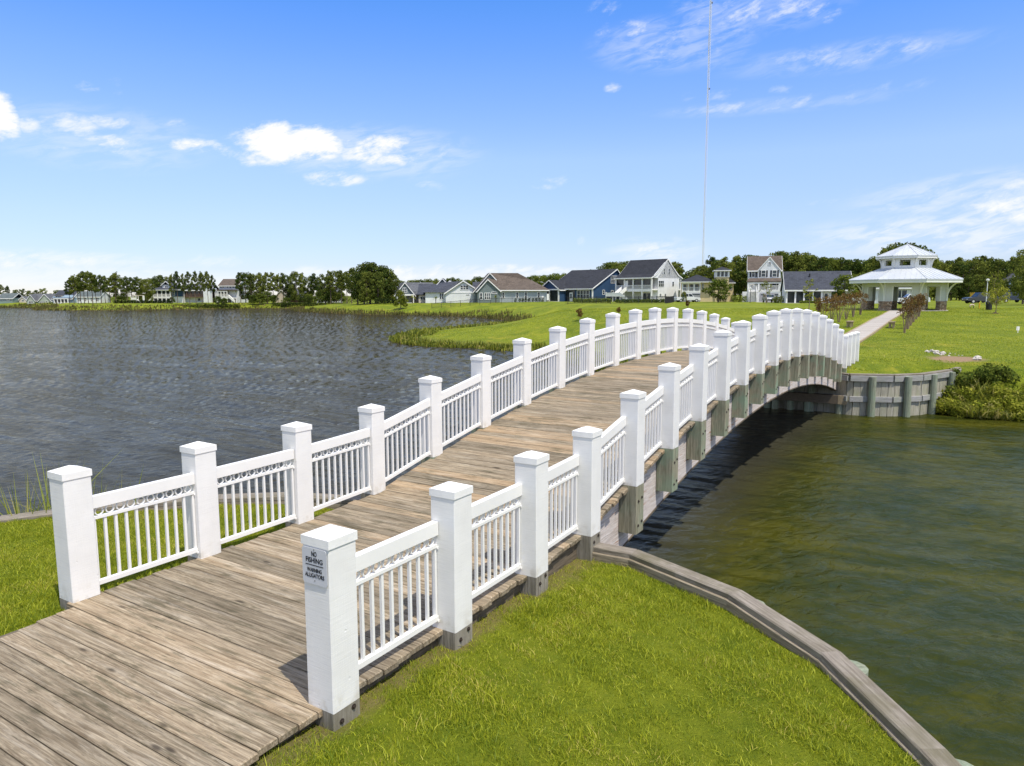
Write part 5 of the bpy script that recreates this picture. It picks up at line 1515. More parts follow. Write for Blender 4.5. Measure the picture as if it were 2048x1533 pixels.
# long grey house with brown roof
D = 148; h = House('grey_house', 'long pale grey house with brown shingle roof and slate gable end', 958, D, rad(6), far=1.20, tall=.88)
kk = k_(D); Wf = 137 * kk
h.body(3.4, Wf, 0, 12, 2.95, M['s_grey']); 
h.body(-.2, 4.3, -.6, 10.5, 2.95, M['s_slate'], 5.55, 'y', .45)
h.body(-.8, 6.2, 3.3, 10.2, 2.8, M['s_slate'], 7.0, 'y', .48, name='rear_gable'); h.gable(-.8, 6.2, 3.3, 10.2, 2.8, 7.1, M['sh_brown'], 'y', .25, .25, off=.48, name='rear_roof')
h.gable(-.2, 4.3, -.6, 6, 2.95, 5.5, M['sh_brown'], 'y', .25, .3, off=.45)
b = B(); y0_, ym, ze, zr = -.45, 5.0, 2.95, 7.05
b.add([(.6, y0_, ze), (Wf + .5, y0_, ze), (Wf - 4.5, ym, 5.2), (Wf - 5.6, ym - .2, 7.05), (2.6, ym, zr), (Wf + .5, 12.4, ze), (.6, 12.4, ze), (2.6, 7, zr), (Wf - 5.6, 7, zr), (Wf - 2.6, 4.2, 5.25), (.6, y0_, ze - .22), (Wf + .5, y0_, ze - .22), (Wf + .5, 12.4, ze - .22), (.6, 12.4, ze - .22)],
      [(0, 1, 9, 4), (4, 9, 3), (4, 3, 8, 7), (1, 5, 9), (9, 5, 8, 3), (5, 6, 7, 8), (6, 0, 4, 7), (13, 12, 11, 10), (0, 10, 11, 1), (1, 11, 12, 5), (5, 12, 13, 6), (6, 13, 10, 0)])
b.obj('roof', M['sh_brown'], h.r)
B().box(3.5, Wf + .45, y0_ - .06, y0_ - .005, ze - .26, ze - .03).obj('gutter', M['white'], h.r)
h.box('corner_board', 3.75, 3.95, -.05, .2, 0, 2.9, M['white'])
h.win('f', 1.75, .75, 1.05, 1.45, -.6, 3, 2); h.win('f', .45, .75, .45, 1.45, -.6, 1, 2); h.win('f', 3.2, 2.15, 1.0, .28, -.6, 1, 1)
for a in (5.1, 8.0, 9.8, 12.5): h.win('f', a, 1.1 if a != 9.8 else .85, .42, 1.25 if a != 9.8 else 1.5, 0)
for a, hh in ((13.3, 1.0), (14.4, 1.5)): h.box('meter_box', a - .22, a + .22, -.25, -.01, .5, .5 + hh, M['white'])
# white gable house with dark roof
D = 160; h = House('white_gable_house', 'white board gable house with grey roof and three small attic windows', 892, D, rad(3), far=1.16)
kk = k_(D); Wf = 73 * kk
h.body(0, Wf, 0, 13, 2.35, M['s_whitev'], 4.95, 'y', .48); h.gable(0, Wf, 0, 13, 2.35, 5.0, M['sh_slate'], 'y', .3, .35, off=.48, th=.15)
h.win('f', Wf * .51, 2.95, 1.7, .85, 0, 3, 2, fw=.08); h.win('f', Wf * .6, 1.75, .75, .08, 0, 1, 1, fw=.02)
h.box('trim', 0, Wf, -.07, -.005, 2.18, 2.3, M['white'])
h.body(-4.6, -.0, 1.5, 12, 2.4, M['s_whitev'], None, name='wing'); 
b = B(); b.add([(-5.6, 1.0, 2.3), (0, 1.0, 2.3), (3.2, 6, 4.9), (-1.2, 6.5, 4.6), (-5.6, 12, 2.3), (0, 12, 2.3)], [(0, 1, 2, 3), (0, 3, 4), (4, 3, 2, 5)]); b.obj('wing_roof', M['sh_slate'], h.r)
h.win('f', -1.0, .8, .8, 1.3, 1.5, 2, 2)
h.body(Wf - .5, Wf + 5, 7, 13, 2.4, M['s_whitev'], None, name='rear_wing'); h.gable(Wf - 2, Wf + 4.5, 5, 13, 2.4, 4.75, M['sh_slate'], 'x', .3, .2, trim=False)
# dark roofed house with white trimmed gables
D = 172; h = House('dark_roof_house', 'dark roofed house with white trimmed dormer gables and screened porch', 838, D, rad(2), far=1.14)
kk = k_(D); Wf = 54 * kk
h.body(0, Wf, 0, 12, 2.3, M['s_cream']); h.gable(0, Wf + 1.5, 0, 8, 2.3, 4.6, M['sh_slate'], 'x', .4, .3, trim=False)
h.body(3.8, 7.4, 2.4, 10, 4.0, M['s_slate'], 5.9, 'y', name='dormer'); h.gable(3.8, 7.4, 2.3, 10, 4.0, 6.0, M['sh_dark'], 'y', .35, .3)
h.body(5.4, 9.6, 1.0, 8, 3.6, M['s_slate'], 5.3, 'y', name='dormer'); h.gable(5.4, 9.6, .9, 8, 3.6, 5.4, M['sh_slate'], 'y', .35, .3)
h.win('f', 1.6, .75, 2.4, .7, 0, 4, 1, fw=.08)
h.box('screen', 3.4, Wf - .2, -.25, -.02, .1, 2.1, M['screen']); h.gable(3.3, 5.3, -.4, 4, 2.2, 3.4, M['sh_slate'], 'y', .2, .2)
# grey gable house
D = 178; h = House('grey_gable_house', 'grey roofed house with dark shingled gable, leftmost of the right hand group', 792, D, rad(14), far=1.12)
kk = k_(D)
h.body(0, 4.6, 0, 9, 2.3, M['s_slate'], 5.1, 'y'); h.gable(0, 4.6, 0, 11, 2.3, 5.2, M['sh_grey'], 'y', .35, .3)
h.body(4.0, 10, 2, 9, 2.2, M['s_cream']); h.gable(2.5, 10, 1.2, 10.5, 2.3, 5.2, M['sh_grey'], 'x', .3, .2, trim=False)
h.win('f', 2.3, 2.6, .9, 1.1, 0, 2, 2); h.porch(.2, 4.4, -1.2, -.02, .1, 2.2, 2, rail=False)
# yellow house with tower
D = 166; h = House('yellow_house', 'butter yellow house with porch, two garages and square lookout tower', 1363, D, rad(-12), tall=.88, wide=.78)
kk = k_(D); Wp = 46 * kk
h.body(0, Wp, 1.6, 9, 5.2, M['s_yellow']); h.body(Wp, Wp + 4.8, .6, 9, 5.2, M['s_yellow'], name='wing')
h.hip(-.2, Wp + 4.0, -.1, 9, 5.25, 7.1, M['sh_dark'])
h.porch(0, Wp, -.05, 1.58, 2.75, 5.0, 3, screen=False)
h.box('garage_wall', 0, Wp, -.02, 1.5, -.3, 2.39, M['white'])
for a in (Wp * .28, Wp * .77):
    g_ = h.box('garage_door', a - 1.25, a + 1.25, -.10, -.03, 0, 2.2, M['garage'])
    B().box(a - 1.1, a + 1.1, -.12, -.101, 1.75, 2.0).obj('pane', M['glass'], g_)
for a in (.9, 2.9, 4.3): h.win('f', a, 2.8, .9, 1.7, 1.6, 1, 1)
h.win('f', Wp + .7, 3.3, .35, 1.4, .6, 1, 2)
h.body(Wp + 4.2, Wp + 8.0, .2, 4.2, 8.1, M['s_yellow'], name='tower')
h.box('tower_band', Wp + 4.1, Wp + 8.1, .1, 4.3, 6.3, 7.95, M['white'])
for a in (5.0, 6.1, 7.2): h.win('f', Wp + a, 6.45, .75, 1.3, .1, 1, 1, fw=.06)
h.win('r', 1.4, 6.45, .8, 1.3, Wp + 8.1, 1, 1, fw=.06); h.win('r', 3.0, 6.45, .8, 1.3, Wp + 8.1, 1, 1, fw=.06)
h.hip(Wp + 4.1, Wp + 8.1, .1, 4.3, 8.15, 9.1, M['sh_dark'], .5)
h.body(Wp + 8.0, Wp + 9.6, 2.2, 8, 5.0, M['s_yellow'], name='side_wing'); h.hip(Wp + 7.9, Wp + 9.7, 2.0, 8.2, 5.0, 5.9, M['sh_dark'], .4)
h.win('f', Wp + 8.8, 3.2, .5, 1.5, 2.2, 1, 2)
# three storey white house
D = 160; h = House('tall_white_house', 'narrow three storey white house with brown roof and black shutters', 1495, D, rad(-17))
kk = k_(D); Wf = 60 * kk
h.body(0, Wf, 0, 8.5, 7.2, M['s_white'], 10.3, 'x'); h.gable(0, Wf, 0, 8.5, 7.2, 10.3, M['sh_brown'], 'x', .35, .3)
gx0, gx1 = Wf * .30, Wf * .98
h.body(gx0, gx1, -.5, 4, 7.2, M['s_white'], 9.9, 'y', name='front_gable'); h.gable(gx0, gx1, -.5, 4.2, 7.2, 9.95, M['sh_brown'], 'y', .25, .10)
for a, w in ((Wf * .15, .55), (Wf * .46, .8), (Wf * .80, .8)):
    pl = 0 if a < gx0 else -.5
    h.win('f', a, 5.55, w, 1.35, pl, 1, 2, fw=.08)
    for sg in (-1, 1): h.box('shutter', a + sg * (w / 2 + .32) - .16, a + sg * (w / 2 + .32) + .16, pl - .06, pl - .004, 5.5, 6.95, M['shutter'])
h.win('f', Wf * .64, 8.1, .5, .6, -.5, 1, 1, frame=M['s_white'], glass=M['garage'])
b = B(); b.add([(-.4, -2.4, 4.55), (Wf + .1, -2.4, 4.55), (Wf, -.51, 5.25), (.1, -.51, 5.25), (-.4, -2.4, 4.35), (Wf + .1, -2.4, 4.35), (Wf, -.51, 4.9), (.1, -.51, 4.9)], [(0, 1, 2, 3), (7, 6, 5, 4), (0, 4, 5, 1), (1, 5, 6, 2), (3, 7, 4, 0)]); b.obj('porch_roof', M['sh_brown'], h.r)
h.porch(-.2, Wf, -2.3, -.52, 2.6, 4.35, 3, screen=False)
for a in (Wf * .46, Wf * .8):
    h.win('f', a, 2.7, .8, 1.35, -.5, 1, 2, fw=.06)
    for sg in (-1, 1): h.box('shutter', a + sg * .72 - .16, a + sg * .72 + .16, -.56, -.504, 2.65, 4.1, M['shutter'])
h.win('f', Wf * .12, 3.0, .4, .8, 0, 1, 1, fw=.05)
h.box('garage_wall', Wf * .28, Wf, -2.25, -.6, -.3, 2.24, M['s_white'])
g_ = h.box('garage_door', Wf * .36, Wf * .93, -2.33, -2.26, 0, 1.95, M['garage'])
for k in range(4): B().box(Wf * .40 + k * .95, Wf * .40 + k * .95 + .7, -2.35, -2.331, 1.5, 1.72).obj('pane', M['glass'], g_)
st = B()
for k in range(10): st.box(.2, 1.7, -2.4 - .25 * k - .3, -2.4 - .25 * k, 2.3 - .24 * k, 2.36 - .24 * k)
st.prism([(.12, -2.4, 2.4), (.12, -5.0, 0), (.12, -5.0, 1.0), (.12, -2.4, 3.4)], (.06, 0, 0)).prism([(1.72, -2.4, 2.4), (1.72, -5.0, 0), (1.72, -5.0, 1.0), (1.72, -2.4, 3.4)], (.06, 0, 0))
st.box(-1.2, .1, -2.6, -2.5, -.3, 2.3); st.obj('front_stair', M['white'], h.r)
h.box('driveway', 1.6, 5.2, -9, -2.3, -.35, .06, M['concrete'])
# low white house with dark roof
D = 136; h = House('low_white_house', 'low white house with long charcoal roof and dark glazed porch', 1571, D, rad(-16))
kk = k_(D); Wf = 118 * kk * 1.02
h.body(0, Wf, .6, 9, 2.75, M['s_whitev'], 6.0, 'x'); h.gable(0, Wf, 0, 9.6, 2.75, 6.1, M['sh_grey_d'] if 'sh_grey_d' in M else M['sh_slate'], 'x', .35, .3)
h.porch(0, Wf * .56, -.02, .58, .05, 2.65, 4, rail=False)
h.box('door', Wf * .58, Wf * .66, .50, .595, .05, 2.1, M['white']); h.box('door_pane', Wf * .60, Wf * .64, .47, .499, .5, 1.8, M['glass'])
h.win('f', Wf * .80, .75, 2.4, 1.5, .6, 1, 1)
b = B().tube([(Wf * .38, 3.2, 4.8), (Wf * .38, 3.2, 5.6)], [.14, .14], 8); b.obj('roof_vent', M['iron'], h.r)
h.box('patio', -.2, Wf * .75, -2.2, -.05, -.35, .04, M['concrete'])
# house behind the pavilion
D = 128; h = House('glazed_house', 'white house with tall dark glazed openings seen through the pavilion', 1738, D, rad(-24))
h.body(0, 8.6, 0, 9, 3.0, M['s_whitev']); h.gable(0, 8.6, 0, 9, 3.0, 5.0, M['sh_slate'], 'x', .4, .3)
for a in (2.2, 5.0, 7.2): h.win('f', a, .15, 1.6, 2.2, 0, 2, 1)
# grey roof among the right hand trees
D = 186; h = House('grey_house', 'blue grey house half hidden in the trees at the right', 2006, D, rad(-20))
h.body(0, 6, 0, 8, 4.5, M['s_bluegrey'], 7.0, 'y'); h.gable(0, 6, 0, 8, 4.5, 7.0, M['sh_grey'], 'y', .4, .3); h.win('f', 3, 2.4, 1.2, 1.3, 0, 2, 2)
# left shore houses
D = 312; h = House('green_house', 'small teal green house at the left edge of the picture', -4, D, rad(5))
h.body(0, 6.2, 0, 9, 2.3, M['s_teal']); h.gable(0, 6.2, 0, 9, 2.3, 4.4, M['sh_teal'], 'x', .4, .3); h.box('trim', 0, 6.2, -.08, -.01, .9, 1.05, M['white']); h.win('f', 4.4, 1.2, 1.0, .8, 0, 2, 2)
h = House('cottage', 'little cream cottage second from the left edge', 39, D + 4, rad(2))
h.body(0, 3.0, 0, 5, 1.3, M['s_cream'], 2.5, 'y'); h.gable(0, 3.0, 0, 5, 1.3, 2.6, M['sh_grey'], 'y', .3, .2); h.win('f', 1.6, .4, .9, .7, 0, 2, 1)
D = 300; h = House('sage_house', 'sage green house with two pale front gables and grey roof', 56, D, rad(2)); kk = k_(D)
h.body(0, 50 * kk, 1, 9, 1.75, M['s_sage']); h.gable(0, 50 * kk, 1, 8, 1.75, 4.3, M['sh_grey'], 'x', .3, .2, trim=False)
h.body(0, 3.4, -.6, 4, 1.7, M['s_sage'], 3.9, 'y', name='front_gable'); h.gable(0, 3.4, -.6, 4, 1.7, 4.0, M['sh_grey'], 'y', .25, .25)
h.body(5.2, 10.4, -1.2, 4, 1.5, M['s_sage'], 4.2, 'y', name='front_gable'); h.gable(5.2, 10.4, -1.2, 4, 1.5, 4.3, M['sh_grey'], 'y', .25, .25)
h.win('f', 1.7, .4, 1.6, .8, -.6, 3, 1); h.win('f', 8.6, .3, .5, 1.0, -1.2, 1, 1); h.box('garage_door', 5.9, 7.6, -1.28, -1.21, 0, 1.1, M['garage'])
D = 292; h = House('bluegrey_house', 'blue grey house with broad sloping roof beside the left pine grove', 106, D, rad(-12)); kk = k_(D)
h.body(0, 46 * kk, 0, 8, 2.2, M['s_bluegrey'], 4.9, 'x'); h.gable(0, 46 * kk, 0, 8, 2.0, 5.2, M['sh_slate'], 'x', .4, .3)
h.body(1.0, 4.4, .2, 5, 3.1, M['s_cream'], name='dormer'); h.box('dormer_roof', .8, 4.6, -.1, 5, 3.1, 3.3, M['sh_grey']); h.win('f', 2.7, 2.3, 2.4, .55, .2, 3, 1, fw=.06)
h.porch(2.2, 46 * kk - .4, -1.8, -.02, .1, 1.9, 4, rail=False); h.win('r', 4, 2.6, 1.0, .8, 46 * kk, 2, 1)
D = 285; h = House('white_house', 'white house behind the leftmost pine grove with a teal grey roof', 154, D, rad(2)); kk = k_(D)
h.body(0, 46 * kk, 0, 8, 2.5, M['s_white'], 4.6, 'x'); h.gable(0, 46 * kk, 0, 8, 2.5, 4.6, M['sh_teal'], 'x', .3, .2)
for a in (1.2, 3.4, 6.0, 8.2): h.win('f', a, .7, .9, 1.2, 0, 2, 2, fw=.06)
D = 278; h = House('porch_house', 'white two storey house with navy wall and stacked porches on the far shore', 307, D, rad(0)); kk = k_(D)
h.body(0, 58 * kk, 1.5, 9, 5.0, M['s_white']); h.hip(-.2, 58 * kk, 0, 9, 5.0, 7.0, M['sh_slate'])
h.body(3.2, 6.6, 1.2, 6, 6.9, M['s_white'], name='upper_storey'); h.gable(3.2, 6.6, 1.0, 6, 6.9, 8.3, M['sh_slate'], 'y', .3, .3); h.win('f', 4.9, 5.7, 1.0, .8, 1.2, 2, 1, fw=.06)
h.porch(0, 6.9, -.05, 1.45, 2.3, 4.9, 4); h.porch(0, 6.9, -.05, 1.45, .05, 2.0, 4, rail=False)
h.box('navy_wall', 6.95, 58 * kk, 1.3, 1.49, 2.3, 4.9, M['s_blue']); h.win('f', 7.6, 2.8, .6, 1.5, 1.3, 1, 2)
B().prism([(-2.2, .1, -.2), (0, .1, 2.2), (0, .1, 2.9), (-2.2, .1, .5)], (0, 1.0, 0)).obj('side_stair', M['white'], h.r)
D = 280; h = House('screened_house', 'white house with brown screened porch behind thin pines on the far shore', 366, D, rad(0)); kk = k_(D)
h.body(0, 56 * kk, 1.6, 9, 4.9, M['s_white']); h.gable(0, 56 * kk, 0, 9, 5.0, 7.4, M['sh_grey'], 'x', .3, .3)
h.porch(0, 42 * kk, -.05, 1.55, 2.4, 4.9, 5, M['brownp']); h.win('f', 5.8, .7, 1.0, 1.0, 1.6, 1, 1); h.body(43 * kk, 56 * kk, -.6, 6, 5.6, M['s_whitev'], name='tower_wing')
h = House('cottage', 'small white gabled cottage left of the brown roofed house', 428, 284, rad(0)); h.body(0, 2.6, 0, 6, 2.4, M['s_white'], 5.0, 'y'); h.gable(0, 2.6, 0, 6, 2.4, 5.1, M['sh_grey'], 'y', .2, .2); h.win('f', 1.3, .9, .6, .9, 0, 1, 2)
D = 272; h = House('brown_roof_house', 'three storey white house with brown roof on the far shore', 440, D, rad(-3)); kk = k_(D)
h.body(0, 38 * kk, 0, 9, 6.6, M['s_white'], 8.85, 'x'); h.gable(0, 38 * kk, 0, 9, 6.6, 9.0, M['sh_brown'], 'x', .4, .3)
for a in (.8, 1.6, 3.4, 4.4, 5.5): h.win('f', a, 5.6, .42, .5, 0, 1, 1, fw=.04)
h.box('porch_roof', -.2, 38 * kk, -1.6, -.01, 4.5, 4.9, M['sh_brown']); h.porch(0, 3.8, -1.5, -.02, 2.3, 4.45, 3); h.porch(0, 38 * kk, -1.5, -.02, -.05, 1.9, 4, rail=False)
B().prism([(4.2, -1.8, 2.0), (6.6, -1.8, -.1), (6.6, -1.8, .9), (4.2, -1.8, 3.0)], (0, .9, 0)).obj('side_stair', M['white'], h.r)
D = 274; h = House('cream_house', 'cream house with slate roof behind the pine row', 553, D, rad(-4)); kk = k_(D)
h.body(0, 5.2, -1, 8, 2.3, M['s_cream'], 5.0, 'y'); h.gable(0, 5.2, -1, 8, 2.3, 5.0, M['sh_brown'], 'y', .25, .3); h.body(5, 58 * kk, 0, 8, 2.3, M['brownp']); h.gable(3, 58 * kk, -.6, 8, 2.3, 5.4, M['sh_grey'], 'x', .3, .2, trim=False)
h.win('f', 1.2, 1.3, .9, .4, -1, 2, 1, fw=.05); h.win('f', 4.3, .7, .6, 1.2, -1, 1, 2, fw=.05)
h = House('white_house', 'white house glimpsed between pines left of the biggest tree clump', 634, 262, rad(8)); h.body(0, 8.5, 0, 8, 3.0, M['s_white'], 5.4, 'x'); h.gable(0, 8.5, 0, 8, 3.0, 5.4, M['sh_grey'], 'x', .3, .3); h.win('f', 3.0, 1.0, 1.2, 1.2, 0, 2, 2); h.win('f', 6.5, 1.0, 1.2, 1.2, 0, 2, 2)
# ------------------------------------------------------------------ playset, fences, hedges
D = 266; x = X_at(264, D); r = empty('playset', (x, D, gz(x, D))); tag(r, 'white playset with slide and swing beam before the left wood', 'playset')
B().box(.2, 2.2, -.8, .8, 1.2, 1.3).obj('platform', M['white'], r)
for px2 in (.25, 2.15):
    for py2 in (-.75, .75): B().box(px2 - .08, px2 + .08, py2 - .08, py2 + .08, -.2, 2.9).obj('post', M['white'], r)
B().box(.2, 2.2, -.86, -.8, 1.3, 2.1).obj('side_panel', M['white'], r)
B().box(.1, 4.6, -.1, .1, 2.75, 2.95).obj('swing_beam', M['tan'], r)
B().box(4.4, 4.65, -.5, .5, -.2, 2.74).obj('end_post', M['white'], r)
B().prism([(2.2, -.4, 1.2), (3.3, -.4, .05), (3.3, -.4, .25), (2.2, -.4, 1.45)], (0, .8, 0)).obj('slide', M['white'], r)
B().prism([(.2, -.4, 1.2), (-1.0, -.4, .0), (-1.0, -.4, .15), (.2, -.4, 1.4)], (0, .8, 0)).obj('ladder', M['white'], r)
for sx_ in (3.2, 3.9): B().box(sx_ - .2, sx_ + .2, -.1, .1, .6, .64).box(sx_ - .2, sx_ - .18, -.01, .01, .64, 2.75).box(sx_ + .18, sx_ + .2, -.01, .01, .64, 2.75).obj('swing', M['iron'], r)

def fence(label, pts, hgt, group=None, gap=.16):
    """black metal picket fence along (u, D) points"""
    r = empty('picket_fence', (0, 0, 0)); tag(r, label, 'fence', group)
    P_ = [(X_at(u, D_), D_) for u, D_ in pts]
    rail = B(); pk = B()
    for a, b_ in zip(P_[:-1], P_[1:]):
        a, b_ = Vector(a), Vector(b_); L = (b_ - a).length; n = max(1, round(L / 2.4)); d = (b_ - a).normalized(); nn = Vector((-d.y, d.x)) * .02
        for i in range(n):
            p = a + d * L * i / n; q = a + d * L * (i + 1) / n; zp_, zq_ = gz(p.x, p.y), gz(q.x, q.y)
            B().box(p.x - .045, p.x + .045, p.y - .045, p.y + .045, zp_ - .3, zp_ + hgt + .08).obj('fence_post', M['iron'], r)
            for zz in (.12, hgt - .16, hgt - .02):
                rail.add([(p.x - nn.x, p.y - nn.y, zp_ + zz - .02), (q.x - nn.x, q.y - nn.y, zq_ + zz - .02), (q.x + nn.x, q.y + nn.y, zq_ + zz - .02), (p.x + nn.x, p.y + nn.y, zp_ + zz - .02), (p.x - nn.x, p.y - nn.y, zp_ + zz + .02), (q.x - nn.x, q.y - nn.y, zq_ + zz + .02), (q.x + nn.x, q.y + nn.y, zq_ + zz + .02), (p.x + nn.x, p.y + nn.y, zp_ + zz + .02)],
                         [(3, 2, 1, 0), (4, 5, 6, 7), (0, 1, 5, 4), (1, 2, 6, 5), (2, 3, 7, 6), (3, 0, 4, 7)])
            m = int((q - p).length / gap)
            for j in range(1, m):
                w = p + (q - p) * j / m; z_ = zp_ + (zq_ - zp_) * j / m
                pk.box(w.x - .012, w.x + .012, w.y - .012, w.y + .012, z_ + .05, z_ + hgt)
    rail.obj('fence_rail', M['iron'], r); tag(pk.obj('pickets', M['iron'], r), kind='stuff')
fence('black picket fence before the white gable house and grey house', [(864, 168), (960, 166), (1046, 168), (1090, 172)], 1.15)
fence('black picket fence round the back of the blue and two storey white houses', [(1136, 150), (1136, 134), (1250, 132), (1330, 134), (1348, 150)], 1.3)
fence('pale picket fence panel against the white gable end', [(1313, 148), (1338, 149)], 1.3)
def hedge(label, u0, u1, D_, hgt, mat='dark_leaf', dep=.7):
    xa, xb = X_at(u0, D_), X_at(u1, D_); z = gz((xa + xb) / 2, D_); n = max(2, int((xb - xa) / .6)); rs = random.Random(int(u0))
    bl = [((i + .5) / n * (xb - xa) - (xb - xa) / 2, rs.uniform(-.15, .15), hgt * rs.uniform(.40, .52), .55, dep * .8, hgt * .55) for i in range(n)]
    t = link('hedge', leafy('hedge', int(180 * n), bl, .11, int(u1), M[mat]), None); t.location = ((xa + xb) / 2, D_, z)
    tag(t, label, 'hedge')
hedge('long dark hedge left of the grey gabled house', 752, 812, 190, 1.5)
hedge('low dark hedge along the far shore below the playset wood', 228, 345, 252, 1.2)
hedge('low dark hedge before the porch houses on the far shore', 345, 480, 246, 1.5)
hedge('low dark hedge under the pine row on the far shore', 545, 700, 240, 1.4)
hedge('dark shrubs in front of the navy blue house', 1148, 1222, 152, 1.0, 'leaf')
hedge('dark shrub bed along the two storey white house', 1232, 1330, 148, .8, 'leaf')
hedge('dark bush at the foot of the yellow house tower', 1433, 1452, 155, 1.6)
hedge('shrub bed right of the yellow house', 1462, 1492, 156, 1.5, 'leaf')
hedge('yellow green shrubs right of the silver car', 1546, 1566, 140, 1.5, 'leaf_y')
hedge('shrubs at the foot of the low white house door', 1600, 1640, 133, .5, 'leaf')
hedge('dark undergrowth along the wood behind the white playset', 212, 305, 292, 4.2, 'dark_leaf', 1.6)
hedge('dark undergrowth under the pine row right of the brown roofed house', 480, 552, 282, 3.6, 'dark_leaf', 1.6)
hedge('dark undergrowth under the pines left of the biggest clump', 598, 712, 250, 3.0, 'dark_leaf', 1.6)
hedge('dark undergrowth beneath the biggest tree clump', 712, 790, 214, 2.4, 'dark_leaf', 1.4)
hedge('dark hedge between the far left houses and the pine grove', 112, 152, 318, 3.0, 'dark_leaf', 1.4)
for k, u in enumerate([1031, 1040, 1046, 1052, 1058, 1066, 1072, 1079, 1086]):
    tag_l = 'small clipped green shrub along the long grey house wall'
    D_ = 176; x = X_at(u, D_); z = gz(x, D_)
    t = link('shrub', leafy('shrub', 260, [(0, 0, .5, .38, .38, .5), (.1, 0, .8, .25, .25, .25)], .07, k, M['dark_leaf']), None); t.location = (x, D_, z)
    tag(t, tag_l, 'shrub', 'clipped shrubs along the grey house')
for (u, D_, hgt, lab) in [(992, 172, 2.4, 'spiky palm like shrub in front of the grey house corner'), (826, 188, 3.0, 'small yellow palm before the dark roofed house'), (872, 182, 2.3, 'second small palm before the screened porch')]:
    x = X_at(u, D_); z = gz(x, D_); r = empty('palm', (x, D_, z)); tag(r, lab, 'palm')
    B().tube([(0, 0, -.2), (.03, 0, hgt * .5)], [.12, .10], 7).obj('trunk', M['bark'], r)
    V, Fq = [], []; rs = random.Random(u)
    for k in range(26):
        a = k * 2.4; e = rs.uniform(-.2, 1.2); L = hgt * .42; p0 = Vector((0, 0, hgt * .5)); d = Vector((math.cos(a) * math.cos(e), math.sin(a) * math.cos(e), math.sin(e))); sdv = Vector((-math.sin(a), math.cos(a), 0)) * .07
        p1 = p0 + d * L * .6; p2 = p0 + d * L + Vector((0, 0, -.25 * L)); n0 = len(V)
        V += [p0 - sdv * .4, p0 + sdv * .4, p1 + sdv, p1 - sdv, p2]; Fq += [(n0, n0 + 1, n0 + 2), (n0, n0 + 2, n0 + 3), (n0 + 3, n0 + 2, n0 + 4)]
    me = np_mesh('fronds', np.array([tuple(v) for v in V]), np.array(Fq), M['leaf_y'], attr=np.random.RandomState(u).uniform(0, 1, len(V))); link('fronds', me, r)

